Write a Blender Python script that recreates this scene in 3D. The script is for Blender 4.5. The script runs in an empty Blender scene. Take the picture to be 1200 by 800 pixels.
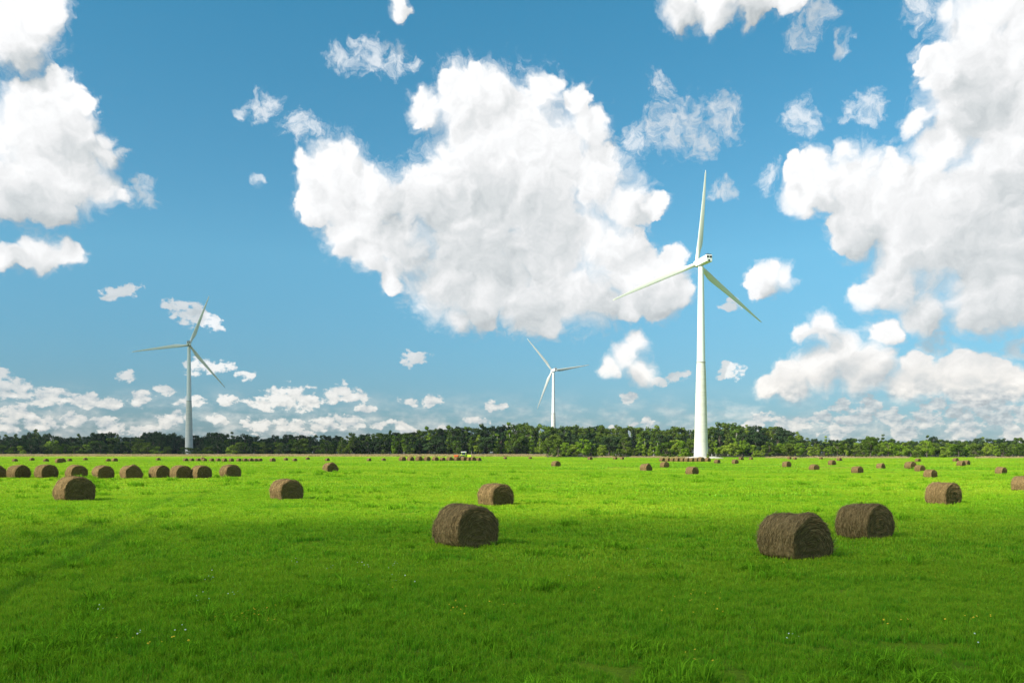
import bpy, bmesh, math, random
import numpy as np
from mathutils import Vector, Matrix, noise as mnoise

R = math.radians
random.seed(7)
rng = np.random.default_rng(7)
sc = bpy.context.scene
COL = sc.collection

# ------------------------------------------------------------------ camera
F = 1000.0            # focal length in pixels of the 1200 px wide photograph
CX, HY = 600.0, 530.0  # principal column, horizon row
CAMH = 2.8
cd = bpy.data.cameras.new('camera'); cam = bpy.data.objects.new('camera', cd); COL.objects.link(cam)
cd.sensor_width = 36.0; cd.lens = 36.0 * F / 1200.0
cd.shift_y = (HY - 400.0) / 1200.0
cd.clip_start = 0.1; cd.clip_end = 60000
cam.location = (0, 0, CAMH); cam.rotation_euler = (R(90), 0, 0)
sc.camera = cam

# ------------------------------------------------------------------ sun, exposure
SUN_AZ = -124.0        # degrees from the view direction, negative = left
SUN_EL = 34.0
sdir = Vector((math.sin(R(SUN_AZ)) * math.cos(R(SUN_EL)), math.cos(R(SUN_AZ)) * math.cos(R(SUN_EL)), math.sin(R(SUN_EL))))
sl = bpy.data.lights.new('sun', 'SUN'); sun = bpy.data.objects.new('sun', sl); COL.objects.link(sun)
sl.energy = 4.2; sl.angle = R(0.53); sl.color = (1.0, 0.93, 0.80)
sun.rotation_euler = (-sdir).to_track_quat('-Z', 'Y').to_euler()
sun.location = (-60, -20, 60)
sc.view_settings.view_transform = 'Standard'
sc.view_settings.look = 'None'
sc.view_settings.exposure = 0.92
sc.view_settings.gamma = 1.0
SKY, CLOUD = 0.090, 0.530      # strengths of clear sky and of cloud in the world
sc.cycles.use_denoising = True
sc.cycles.max_bounces = 6; sc.cycles.diffuse_bounces = 3; sc.cycles.glossy_bounces = 2
sc.cycles.transmission_bounces = 4; sc.cycles.transparent_max_bounces = 6
sc.cycles.sample_clamp_indirect = 8.0


# ------------------------------------------------------------------ node helper
class NG:
    def __init__(self, tree):
        self.t = tree; self.n = tree.nodes; self.l = tree.links
    def node(self, typ, **kw):
        nd = self.n.new(typ)
        for k, v in kw.items(): setattr(nd, k, v)
        return nd
    def put(self, sock, v):
        if isinstance(v, bpy.types.NodeSocket): self.l.new(v, sock)
        elif v is not None: sock.default_value = v
    def m(self, op, a, b=None, c=None, clamp=False):
        nd = self.node('ShaderNodeMath', operation=op, use_clamp=clamp)
        self.put(nd.inputs[0], a); self.put(nd.inputs[1], b); self.put(nd.inputs[2], c)
        return nd.outputs[0]
    def v(self, op, a, b=None, scale=None):
        nd = self.node('ShaderNodeVectorMath', operation=op)
        self.put(nd.inputs[0], a)
        if b is not None: self.put(nd.inputs[1], b)
        if scale is not None: self.put(nd.inputs['Scale'], scale)
        return nd.outputs['Value'] if op in ('DISTANCE', 'LENGTH', 'DOT_PRODUCT') else nd.outputs[0]
    def noise(self, vec, scale, detail=4.0, rough=0.5, lac=2.0, dim='3D', out='Fac'):
        nd = self.node('ShaderNodeTexNoise', noise_dimensions=dim)
        self.put(nd.inputs['Vector'], vec); self.put(nd.inputs['Scale'], scale)
        nd.inputs['Detail'].default_value = detail; nd.inputs['Roughness'].default_value = rough
        nd.inputs['Lacunarity'].default_value = lac
        return nd.outputs[out]
    def ramp(self, fac, lo, hi, a=0.0, b=1.0, smooth=True):
        nd = self.node('ShaderNodeMapRange', interpolation_type='SMOOTHSTEP' if smooth else 'LINEAR')
        self.put(nd.inputs[0], fac)
        for i, x in enumerate((lo, hi, a, b)): self.put(nd.inputs[i + 1], x)
        return nd.outputs[0]
    def mix(self, fac, a, b):
        nd = self.node('ShaderNodeMix', data_type='RGBA')
        self.put(nd.inputs[0], fac)
        self.put(nd.inputs[6], (*a, 1) if isinstance(a, tuple) else a)
        self.put(nd.inputs[7], (*b, 1) if isinstance(b, tuple) else b)
        return nd.outputs[2]


# ------------------------------------------------------------------ world: sky with fair-weather cumulus
# every entry: x, y, radius in photograph pixels, turned below into azimuth, elevation and angular radius
CUMULUS = [
    # big cloud in the middle
    (400, 212, 50), (368, 203, 25), (388, 190, 28), (440, 235, 50), (372, 232, 26), (540, 118, 44), (498, 124, 24), (578, 110, 30),
    (634, 108, 27), (676, 118, 24), (686, 150, 30), (620, 185, 90), (555, 195, 65), (500, 232, 46), (700, 205, 50),
    (738, 236, 32), (560, 275, 82), (474, 286, 50), (430, 298, 24), (640, 275, 85), (708, 285, 52), (522, 335, 52),
    (560, 352, 40), (622, 348, 46), (690, 340, 50), (745, 328, 42), (775, 338, 36), (797, 344, 22), (412, 262, 40),
    # left edge
    (18, 32, 48), (50, 14, 26), (-8, 52, 22), (66, 112, 36), (38, 138, 48), (-6, 155, 48), (92, 150, 32), (18, 196, 60),
    (82, 196, 48), (122, 214, 28), (58, 226, 34), (-2, 228, 34), (122, 180, 22), (45, 296, 26), (75, 291, 19), (18, 303, 17), (-5, 303, 20),
    # right
    (1150, 30, 60), (1185, 85, 85), (1122, 130, 46), (1175, 185, 85), (1096, 186, 30), (1108, 90, 30), (962, 212, 34), (940, 234, 24),
    (1002, 212, 44), (1042, 232, 60), (1000, 262, 38), (1062, 290, 50), (1112, 262, 90), (1185, 285, 85), (1052, 332, 36),
    (1018, 340, 22), (1082, 360, 36), (1150, 348, 50), (1032, 388, 20), (1195, 338, 52), (1225, 60, 80),
    (901, 332, 22), (884, 339, 15), (920, 328, 17), (908, 322, 14),
    (745, 400, 19), (730, 420, 21), (714, 434, 16), (750, 437, 22), 
    # bank low on the right
    (966, 386, 24), (940, 394, 12), (986, 410, 28), (900, 456, 17), (930, 446, 26), (962, 434, 33), (1012, 434, 40), (1072, 432, 22),
    (1060, 452, 26), (1122, 440, 32), (1160, 438, 28), (1186, 450, 28), (1140, 456, 26), (1088, 448, 24),
    # small heads along the outlines
    (520, 94, 16), (558, 90, 18), (652, 94, 13), (702, 138, 15), (772, 242, 14), (786, 302, 16), (352, 190, 12), (412, 176, 14), (456, 330, 16), (534, 374, 20), (642, 378, 20), (735, 360, 18),
    (932, 202, 13), (986, 180, 15), (1047, 184, 14), (1074, 150, 18), (1086, 76, 15), (1106, 18, 16), (1030, 318, 15), (62, 82, 12), (101, 116, 14), (126, 160, 12), (142, 224, 12),
    # top edge
    (800, 2, 28), (840, 6, 28), (880, 2, 26), (928, -6, 24), (465, -8, 18),
]
LOWCLOUD = [(855, 437, 11), (795, 440, 10), (772, 446, 9), (735, 469, 9), (850, 360, 8),   # small clouds far away over the horizon
    (205, 362, 11), (225, 371, 18), (250, 376, 10), (232, 424, 12), (258, 428, 12), (290, 437, 7), (142, 339, 14), (165, 465, 12),
    (330, 460, 16), (308, 469, 12), (358, 466, 15), (400, 460, 15), (417, 463, 12), (431, 479, 8), (484, 423, 11), (481, 467, 7),
    (510, 468, 9), (580, 474, 8), (560, 494, 8), (18, 456, 14), (60, 466, 16), (100, 468, 14), (128, 470, 10), (-4, 440, 12), (20, 480, 14),
    (340, 492, 14), (385, 494, 14), (415, 497, 12), (300, 497, 13), (255, 495, 11), (470, 498, 9), (445, 500, 7), (130, 495, 14), (90, 492, 13), (45, 496, 15), (5, 497, 14),
    (895, 488, 11), (878, 495, 9), (930, 496, 15), (960, 490, 13), (1000, 492, 15), (1040, 490, 16), (1085, 492, 16), (1130, 486, 17), (1175, 488, 17), (1210, 484, 16),
    (150, 440, 9), (195, 455, 9), (225, 470, 10), (270, 470, 9), (200, 490, 12), (170, 500, 12), (360, 505, 12), (480, 505, 10), (520, 500, 8), (600, 500, 7), (1020, 478, 12), (1100, 476, 14), (985, 478, 10), (1160, 472, 14), (905, 508, 12), (980, 507, 14), (1060, 507, 14), (1130, 506, 14), (1190, 505, 14),
    (757, 496, 6), (720, 500, 4), (745, 498, 4), (682, 502, 3),
]
WISPS = [
    (400, 72, 15), (430, 62, 22), (458, 66, 17), (480, 66, 8), (275, 127, 9), (300, 122, 17), (315, 116, 12), (350, 148, 19), (368, 156, 11),
    (302, 222, 8), (172, 221, 16), (155, 222, 14), (145, 172, 10), (745, 160, 20), (780, 150, 24), (800, 134, 24),
    (842, 125, 24), (775, 97, 14), (815, 160, 17), (848, 218, 15), (830, 223, 10), (900, 210, 14), (945, 145, 20), (1010, 130, 18), (1026, 124, 14),
    (990, 136, 10), (1075, 12, 20), (1075, 60, 8), (940, 40, 13), (985, 48, 9), (960, 12, 18), (1090, 405, 22), (1190, 405, 15),
]
SHADED = [      # undersides turned away from the sun
    (560, 262, 60), (500, 275, 50), (640, 268, 40), (530, 318, 45), (600, 320, 40), (480, 250, 35), (620, 375, 40), (700, 370, 40), (560, 380, 30), (780, 362, 35),
    (130, 185, 32), (90, 178, 26), (60, 252, 40), (0, 250, 40), (30, 316, 22), (40, 78, 20), (880, 24, 30), (800, 28, 24),
    (1150, 305, 70), (1190, 260, 60), (1080, 330, 45), (1100, 395, 40), (1170, 395, 50), (1140, 130, 40), (1000, 285, 35),
    (1000, 460, 40), (930, 464, 26), (1070, 465, 40), (1150, 470, 40), (960, 405, 18), (1040, 440, 16), (1110, 455, 20), (740, 455, 14), (905, 350, 14),
]
def px_dir(x, y):
    az = math.atan((x - CX) / F)
    return az, math.atan((HY - y) / F * math.cos(az))
world = bpy.data.worlds.new('World'); sc.world = world; world.use_nodes = True
world.cycles.sampling_method = 'MANUAL'; world.cycles.sample_map_resolution = 128
g = NG(world.node_tree); g.n.clear()
tc = g.node('ShaderNodeTexCoord').outputs['Generated']
sx = g.node('ShaderNodeSeparateXYZ'); g.l.new(tc, sx.inputs[0])
az = g.m('ARCTAN2', sx.outputs[0], sx.outputs[1])
el = g.m('ARCSINE', sx.outputs[2])
cb = g.node('ShaderNodeCombineXYZ'); g.l.new(az, cb.inputs[0]); g.l.new(el, cb.inputs[1])
P = cb.outputs[0]
size = g.ramp(el, 0.02, 0.34, 0.55, 1.0, smooth=False)          # far clouds near the horizon look smaller
w1 = g.v('SUBTRACT', g.noise(P, 11.0, 3.0, 0.5, out='Color'), (0.5, 0.5, 0.5))
w2 = g.v('SUBTRACT', g.noise(P, 46.0, 4.0, 0.55, out='Color'), (0.5, 0.5, 0.5))
warp = g.v('ADD', g.v('SCALE', w1, scale=0.055), g.v('SCALE', w2, scale=0.029))
warp = g.v('MULTIPLY', warp, (1, 1, 0))
Pw = g.v('ADD', P, g.v('SCALE', warp, scale=size))
Pflat = g.v('MULTIPLY', Pw, (1.0, 1.9, 0))
def field(g, vec, blobs, box, smooth=0.10, flat=1.0, grow=1.0):
    """smooth union of round cloud lobes, only those that reach this stretch of sky"""
    cur = None; eps = 1e-6 * len(bpy.data.node_groups)
    for (x, y, r) in blobs:
        a, e = px_dir(x, y); rr = r / F * math.cos(a) * grow; mg = rr * 1.9 + 0.05
        if a + mg < box[0] or a - mg > box[1] or e + mg < box[2] or e - mg > box[3]: continue
        d = g.v('SUBTRACT', vec, (a + eps, e * flat, 0))
        f = g.m('MULTIPLY_ADD', g.v('DOT_PRODUCT', d, d), -1.0 / rr ** 2, 1.0 + eps)
        cur = f if cur is None else g.m('SMOOTH_MAX', cur, f, smooth)
    return -3.0 if cur is None else cur
def billow(vec):
    n1 = g.m('ABSOLUTE', g.m('MULTIPLY_ADD', g.noise(vec, 27.0, 1.0, 0.5), 2.0, -1.0))
    n2 = g.m('ABSOLUTE', g.m('MULTIPLY_ADD', g.noise(vec, 66.0, 4.0, 0.6), 2.0, -1.0))
    return g.m('ADD', g.m('MULTIPLY', n1, 1.0), g.m('MULTIPLY', n2, 0.70))
pf = billow(Pw)
pf2 = billow(g.v('ADD', Pw, (-0.007, 0.008, 0)))
relief = g.m('SUBTRACT', pf, pf2)
fine = g.noise(Pw, 95.0, 5.0, 0.62)
soft = g.noise(Pw, 15.0, 4.0, 0.5)
lump = g.noise(g.v('MULTIPLY', P, (1.0, 1.5, 0)), 84.0, 5.0, 0.60)
lump2 = g.noise(g.v('MULTIPLY', g.v('ADD', P, (-0.0025, 0.005, 0)), (1.0, 1.5, 0)), 84.0, 2.0, 0.60)
strat = g.noise(g.v('MULTIPLY', P, (1.0, 2.2, 0)), 26.0, 5.0, 0.62)
# clouds beyond the frame: the same kind of sky going on, laid out on a cloud deck plane
deck = g.node('ShaderNodeCombineXYZ')
inv = g.m('DIVIDE', 1.0, g.m('MAXIMUM', g.m('ADD', sx.outputs[2], 0.08), 0.05))
g.l.new(g.m('MULTIPLY', sx.outputs[0], inv), deck.inputs[0]); g.l.new(g.m('MULTIPLY', sx.outputs[1], inv), deck.inputs[1])
outside = g.m('MAXIMUM', g.ramp(g.m('ABSOLUTE', az), 0.60, 0.72), g.ramp(el, 0.53, 0.63))
dn = g.m('SUBTRACT', g.m('MULTIPLY', g.m('SUBTRACT', g.noise(deck.outputs[0], 0.9, 6.0, 0.55), 0.495), 5.0), g.m('MULTIPLY', g.m('SUBTRACT', 1.0, outside), 4.0))
sky = g.node('ShaderNodeTexSky', sky_type='NISHITA', sun_disc=False)
sky.sun_elevation = R(SUN_EL); sky.sun_rotation = R(SUN_AZ)
sky.air_density = 1.0; sky.dust_density = 0.3; sky.ozone_density = 3.0; sky.altitude = 0
tint = g.node('ShaderNodeValToRGB'); g.l.new(g.m('MULTIPLY', el, 2.0), tint.inputs[0])      # clear polarised-looking blue of the day
cr_ = tint.color_ramp.elements
cr_[0].position, cr_[0].color = 0.04, (0.23, 0.34, 0.47, 1)
cr_[1].position, cr_[1].color = 0.95, (0.34, 0.93, 0.90, 1)
mid_ = cr_.new(0.44); mid_.color = (0.47, 0.83, 0.80, 1)
skycol = g.v('MULTIPLY', sky.outputs[0], tint.outputs[0])
SHARED = dict(Pw=Pw, Pflat=Pflat, pf=pf, relief=relief, fine=fine, soft=soft, lump=lump, lump2=lump2, strat=strat, dn=dn, el=el, skycol=skycol)
def sky_part(box, low=True, deck_too=False):
    """one stretch of sky as a node group of its own"""
    nt_ = bpy.data.node_groups.new('sky_stretch', 'ShaderNodeTree')
    for k, v in SHARED.items():
        nt_.interface.new_socket(k, in_out='INPUT', socket_type='NodeSocketVector' if v.type in ('VECTOR', 'RGBA') else 'NodeSocketFloat')
    nt_.interface.new_socket('sky', in_out='OUTPUT', socket_type='NodeSocketShader')
    top, g = globals()['g'], NG(nt_)
    gin, gout = g.node('NodeGroupInput'), g.node('NodeGroupOutput')
    Pw, Pflat, pf, relief, fine, soft, lump, lump2, strat, dn, el, skycol = [gin.outputs[k] for k in SHARED]
    bg1 = g.node('ShaderNodeBackground'); g.l.new(skycol, bg1.inputs[0]); bg1.inputs[1].default_value = SKY * (1 + 1e-5 * len(bpy.data.node_groups))   # kept distinct so that each stretch is evaluated alone
    fc = field(g, Pw, CUMULUS, box, smooth=0.32)
    P2 = g.v('ADD', Pw, (-0.012, 0.018, 0))
    fl2 = field(g, P2, CUMULUS, box, smooth=0.32)
    lam = g.m('SUBTRACT', fc, fl2) if fc != -3.0 else 0.0                 # lobes facing the sun are bright, their far sides grey
    if deck_too: fc = g.m('MAXIMUM', fc, dn)
    fw = field(g, Pw, WISPS, box, smooth=0.35, grow=1.2)
    fs = field(g, Pw, SHADED, box, smooth=0.4, grow=1.25)
    D = g.m('ADD', fc, g.m('MULTIPLY_ADD', pf, 0.50, -0.16))
    alpha = g.ramp(D, -0.05, g.ramp(soft, 0.35, 0.65, 0.22, 0.95))
    veil = g.m('MULTIPLY', g.ramp(g.m('ADD', fc, g.m('MULTIPLY', g.m('SUBTRACT', fine, 0.5), 2.6)), -0.35, 0.9), 0.55)
    alpha = g.m('MAXIMUM', alpha, veil)
    if fw != -3.0:
        a_w = g.m('MULTIPLY', g.ramp(g.m('ADD', fw, g.m('MULTIPLY', g.m('SUBTRACT', fine, 0.50), 3.6)), -0.1, 1.5), 0.72)
        alpha = g.m('MAXIMUM', alpha, a_w)
    if low:
        fl = field(g, Pflat, LOWCLOUD, box, smooth=0.3, flat=1.9, grow=1.55)
        a_l = g.m('MULTIPLY', g.ramp(g.m('ADD', fl, g.m('MULTIPLY', g.m('SUBTRACT', lump, 0.5), 4.2)), -0.05, 0.65), 0.88)
        a_h = g.m('MULTIPLY', g.m('MULTIPLY', g.ramp(strat, 0.38, 0.68), g.ramp(el, 0.08, 0.03)), 0.55)
        alpha = g.m('MAXIMUM', alpha, g.m('MAXIMUM', a_l, a_h))
        alpha = g.m('MULTIPLY', alpha, g.ramp(el, -0.02, 0.08, 0.85, 1.0))
    shade = g.m('MULTIPLY', g.ramp(g.m('ADD', fs, g.m('MULTIPLY', g.m('SUBTRACT', soft, 0.5), 1.4)), -0.3, 1.0), 0.20)
    lam = g.m('MAXIMUM', g.m('MINIMUM', g.m('MULTIPLY', lam, 0.28), 0.09), -0.20)
    if low: lam = g.m('ADD', lam, g.m('MULTIPLY', g.m('SUBTRACT', lump, lump2), g.ramp(el, 0.05, 0.085, 0.9, 0.0)))
    lit = g.m('ADD', g.m('ADD', 0.955, lam), g.m('MULTIPLY', relief, 0.20))
    lit = g.m('ADD', lit, g.m('MULTIPLY', g.m('SUBTRACT', soft, 0.5), 0.22))
    if low: lit = g.m('ADD', lit, g.ramp(el, 0.04, 0.10, 0.05, 0.0))
    lit = g.m('MAXIMUM', g.m('MINIMUM', g.m('SUBTRACT', lit, shade), 1.04), 0.5)
    if low: ccol = g.mix(g.ramp(el, 0.02, 0.16, 1.0, 0.0), (0.985, 0.992, 1.0), (1.0, 0.955, 0.88))
    else: ccol = (0.985, 0.992, 1.0)
    gcol = g.mix(g.ramp(lit, 0.55, 0.95), (0.90, 0.97, 1.0), ccol)
    bg2 = g.node('ShaderNodeBackground'); g.l.new(gcol, bg2.inputs[0]); g.l.new(g.m('MULTIPLY', lit, CLOUD), bg2.inputs[1])
    ms = g.node('ShaderNodeMixShader'); g.l.new(alpha, ms.inputs[0]); g.l.new(bg1.outputs[0], ms.inputs[1]); g.l.new(bg2.outputs[0], ms.inputs[2])
    g.l.new(ms.outputs[0], gout.inputs[0])
    gn = top.node('ShaderNodeGroup'); gn.node_tree = nt_
    for k, v in SHARED.items(): top.l.new(v, gn.inputs[k])
    return gn.outputs[0]
def choose(cond, a, b):
    ms = g.node('ShaderNodeMixShader'); g.l.new(cond, ms.inputs[0]); g.l.new(a, ms.inputs[1]); g.l.new(b, ms.inputs[2]); return ms.outputs[0]
def split_az(cuts, lo, hi, y0, y1, low):
    if not cuts: return sky_part((lo, hi, y0, y1), low)
    c = cuts[len(cuts) // 2]
    return choose(g.m('GREATER_THAN', az, c), split_az([k for k in cuts if k < c], lo, c, y0, y1, low), split_az([k for k in cuts if k > c], c, hi, y0, y1, low))
hi_sky = split_az([-0.36, -0.20, -0.02, 0.12, 0.27, 0.38], -0.60, 0.60, 0.235, 0.53, False)
lo_sky = split_az([-0.36, -0.20, -0.02, 0.12, 0.27, 0.38], -0.60, 0.60, -0.03, 0.235, True)
inner = choose(g.m('GREATER_THAN', el, 0.235), lo_sky, hi_sky)
is_out = g.m('MAXIMUM', g.m('GREATER_THAN', g.m('ABSOLUTE', az), 0.60), g.m('GREATER_THAN', el, 0.53))
def rim(bl): return [b for b in bl if abs(px_dir(b[0], b[1])[0]) + b[2] / F > 0.55 or px_dir(b[0], b[1])[1] + b[2] / F > 0.49]
CUMULUS, WISPS, SHADED, LOWCLOUD = rim(CUMULUS), [], [], []
outer = sky_part((-9, 9, -9, 9), True, True)
full_sky = choose(is_out, inner, outer)
wo = g.node('ShaderNodeOutputWorld'); g.l.new(full_sky, wo.inputs[0])


# ------------------------------------------------------------------ clouds left of the frame that shade the near meadow and the left woods
def cloud_over(gx, gy, gz, t, rx, ry, rz, label, seed, dens):
    m = bpy.data.materials.new('cloud_droplets')
    m.use_nodes = True; q = NG(m.node_tree); q.n.clear()
    vv = q.node('ShaderNodeVolumePrincipled'); vv.inputs['Color'].default_value = (0.98, 0.98, 0.98, 1); vv.inputs['Density'].default_value = dens
    q.l.new(vv.outputs[0], q.node('ShaderNodeOutputMaterial').inputs['Volume'])
    bm = bmesh.new(); bmesh.ops.create_icosphere(bm, subdivisions=5, radius=1.0)
    for v in bm.verts:
        n = v.co.normalized()
        k = 1 + 0.30 * mnoise.noise(n * 1.6 + Vector((seed, 0, 0))) + 0.16 * abs(mnoise.noise(n * 4.0 + Vector((0, seed, 0)))) + 0.09 * abs(mnoise.noise(n * 9.0 + Vector((0, 0, seed))))
        v.co = Vector((n.x * k * rx, n.y * k * ry, max(n.z * abs(n.z) * k, -0.45) * rz))
    me = bpy.data.meshes.new('cumulus_cloud'); bm.to_mesh(me); bm.free(); me.materials.append(m)
    o = bpy.data.objects.new('cumulus_cloud', me); COL.objects.link(o)
    o.location = Vector((gx, gy, gz)) + sdir * t
    o['label'] = label; o['category'] = 'cloud'; o['group'] = 'clouds left of the picture'
    return o
cloud_over(0, -38, 0, 900, 130, 70, 56, 'small cumulus cloud beyond the left edge, shading the near meadow', 3.0, 0.0170)
cloud_over(-190, 655, 20, 1200, 260, 112, 70, 'wide cumulus cloud beyond the left edge, shading the left woods', 8.0, 0.010)


# ------------------------------------------------------------------ materials
def new_mat(name):
    m = bpy.data.materials.new(name); m.use_nodes = True
    q = NG(m.node_tree); q.n.clear()
    out = q.node('ShaderNodeOutputMaterial')
    return m, q, out
def principled(q, out, col, rough=0.7, bump=None, bstr=0.3, bdist=0.02, spec=0.3):
    p = q.node('ShaderNodeBsdfPrincipled')
    q.put(p.inputs['Base Color'], (*col, 1) if isinstance(col, tuple) else col)
    q.put(p.inputs['Roughness'], rough); p.inputs['Specular IOR Level'].default_value = spec
    if bump is not None:
        b = q.node('ShaderNodeBump'); b.inputs['Strength'].default_value = bstr; b.inputs['Distance'].default_value = bdist
        q.l.new(bump, b.inputs['Height']); q.l.new(b.outputs[0], p.inputs['Normal'])
    q.l.new(p.outputs[0], out.inputs[0])
    return p
def geo_pos(q): return q.node('ShaderNodeNewGeometry').outputs['Position']
def obj_pos(q): return q.node('ShaderNodeTexCoord').outputs['Object']

def field_tint(q, pos):
    """Plant cover of the meadow: yellow-green sward, patches of darker herbs, wheel track."""
    big = q.noise(pos, 0.035, 4.0, 0.55)
    mid = q.noise(pos, 0.30, 5.0, 0.6)
    c = q.mix(q.ramp(big, 0.35, 0.65), (0.280, 0.450, 0.014), (0.415, 0.535, 0.024))
    c = q.mix(q.m('MULTIPLY', q.ramp(mid, 0.53, 0.70), 0.55), c, (0.150, 0.350, 0.010))
    sm = q.noise(pos, 1.1, 4.0, 0.6)
    c = q.mix(q.m('MULTIPLY', q.ramp(sm, 0.52, 0.68), 0.55), c, (0.170, 0.385, 0.010))
    c = q.mix(q.m('MULTIPLY', q.ramp(mid, 0.36, 0.26), 0.4), c, (0.42, 0.54, 0.05))
    # faint pair of wheel tracks running off to the left
    s_ = q.node('ShaderNodeSeparateXYZ'); q.l.new(pos, s_.inputs[0])
    (ax_, ay_), (bx_, by_) = TRACK
    L_ = math.hypot(bx_ - ax_, by_ - ay_); nx_, ny_ = -(by_ - ay_) / L_, (bx_ - ax_) / L_
    dist = q.m('ADD', q.m('MULTIPLY', q.m('SUBTRACT', s_.outputs[0], ax_), nx_), q.m('MULTIPLY', q.m('SUBTRACT', s_.outputs[1], ay_), ny_))
    dist = q.m('ADD', dist, q.m('MULTIPLY', q.m('SUBTRACT', q.noise(pos, 0.15, 2.0), 0.5), 1.5))
    tr_ = q.ramp(q.m('ABSOLUTE', q.m('SUBTRACT', q.m('ABSOLUTE', dist), 0.8)), 0.36, 0.06)
    tr_ = q.m('MULTIPLY', tr_, q.m('MULTIPLY', q.ramp(q.noise(pos, 0.7, 3.0), 0.35, 0.55), q.ramp(s_.outputs[1], by_ + 14, by_ - 6)))
    return q.mix(q.m('MULTIPLY', tr_, 0.50), c, (0.085, 0.230, 0.012))
TRACK = ((-11.4, 19.0), (-20.6, 55.0))
def make_grass_mat(name, pale=False):
    m, q, out = new_mat(name)
    pos = geo_pos(q)
    gi = q.node('ShaderNodeNewGeometry')
    c = field_tint(q, pos) if not pale else q.mix(q.noise(pos, 0.2, 3.0), (0.46, 0.35, 0.17), (0.60, 0.47, 0.26))
    if not pale:
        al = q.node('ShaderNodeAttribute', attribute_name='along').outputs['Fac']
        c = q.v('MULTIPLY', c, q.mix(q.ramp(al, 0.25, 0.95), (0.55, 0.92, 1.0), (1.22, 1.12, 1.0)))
    hs = q.node('ShaderNodeHueSaturation')
    rp = gi.outputs['Random Per Island']
    q.put(hs.inputs['Hue'], q.ramp(rp, 0, 1, 0.485, 0.515, smooth=False))
    q.put(hs.inputs['Value'], q.ramp(rp, 0, 1, 0.65, 1.3, smooth=False))
    q.l.new(c, hs.inputs['Color'])
    c = hs.outputs[0]
    df = q.node('ShaderNodeBsdfDiffuse'); q.l.new(c, df.inputs[0])
    tr = q.node('ShaderNodeBsdfTranslucent'); q.l.new(c, tr.inputs[0])
    gl = q.node('ShaderNodeBsdfGlossy'); gl.inputs['Roughness'].default_value = 0.45; gl.inputs[0].default_value = (0.8, 0.9, 0.8, 1)
    m1 = q.node('ShaderNodeMixShader'); m1.inputs[0].default_value = 0.48
    q.l.new(df.outputs[0], m1.inputs[1]); q.l.new(tr.outputs[0], m1.inputs[2])
    m2 = q.node('ShaderNodeMixShader'); m2.inputs[0].default_value = 0.012
    q.l.new(m1.outputs[0], m2.inputs[1]); q.l.new(gl.outputs[0], m2.inputs[2])
    q.l.new(m2.outputs[0], out.inputs[0])
    return m
M = {}
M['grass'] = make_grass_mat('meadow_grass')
M['straw_grass'] = make_grass_mat('dry_grass', pale=True)

m, q, out = new_mat('meadow_ground'); pos = geo_pos(q)
c = field_tint(q, pos)
fine = q.noise(pos, 3.0, 6.0, 0.65)
c = q.mix(q.m('MULTIPLY', q.ramp(fine, 0.45, 0.7), 0.35), c, (0.05, 0.13, 0.01))
sp = q.node('ShaderNodeSeparateXYZ'); q.l.new(pos, sp.inputs[0])
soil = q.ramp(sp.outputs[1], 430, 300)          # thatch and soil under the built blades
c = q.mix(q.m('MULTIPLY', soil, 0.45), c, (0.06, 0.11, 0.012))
px_ = q.m('DIVIDE', sp.outputs[0], q.m('MAXIMUM', sp.outputs[1], 1.0))
edge = q.m('ADD', sp.outputs[1], q.m('MULTIPLY', q.ramp(px_, 0.035, 0.045), 142.0))     # woods start nearer on the right
c = q.mix(q.ramp(edge, 536, 548), c, (0.045, 0.05, 0.02))                                 # forest floor
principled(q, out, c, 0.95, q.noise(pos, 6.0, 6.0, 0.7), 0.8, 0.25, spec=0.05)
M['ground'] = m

def leaf_mat(name, a, b, var=0.5):
    m, q, out = new_mat(name)
    oi = q.node('ShaderNodeObjectInfo'); gi = q.node('ShaderNodeNewGeometry')
    c = q.mix(oi.outputs['Random'], a, b)
    hs = q.node('ShaderNodeHueSaturation')
    q.put(hs.inputs['Value'], q.ramp(gi.outputs['Random Per Island'], 0, 1, 1 - var, 1 + var, smooth=False)); q.l.new(c, hs.inputs['Color'])
    df = q.node('ShaderNodeBsdfDiffuse'); q.l.new(hs.outputs[0], df.inputs[0])
    tr = q.node('ShaderNodeBsdfTranslucent'); q.l.new(hs.outputs[0], tr.inputs[0])
    m1 = q.node('ShaderNodeMixShader'); m1.inputs[0].default_value = 0.25
    q.l.new(df.outputs[0], m1.inputs[1]); q.l.new(tr.outputs[0], m1.inputs[2]); q.l.new(m1.outputs[0], out.inputs[0])
    return m
M['leaf_dark'] = leaf_mat('dark_foliage', (0.026, 0.056, 0.022), (0.052, 0.090, 0.028))  # dark leaf green, tinted bluish to stand for distant haze
M['leaf_mid'] = leaf_mat('green_foliage', (0.065, 0.120, 0.016), (0.120, 0.170, 0.026))
M['leaf_light'] = leaf_mat('light_foliage', (0.140, 0.245, 0.018), (0.230, 0.310, 0.036))
M['needle'] = leaf_mat('conifer_needles', (0.016, 0.038, 0.020), (0.030, 0.058, 0.026))
m, q, out = new_mat('bark'); principled(q, out, q.mix(q.noise(obj_pos(q), 3.0), (0.07, 0.055, 0.04), (0.16, 0.13, 0.10)), 0.9); M['bark'] = m
m, q, out = new_mat('birch_bark'); principled(q, out, q.mix(q.ramp(q.noise(obj_pos(q), 2.0), 0.5, 0.6), (0.42, 0.40, 0.36), (0.08, 0.07, 0.06)), 0.85); M['birch'] = m

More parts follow.
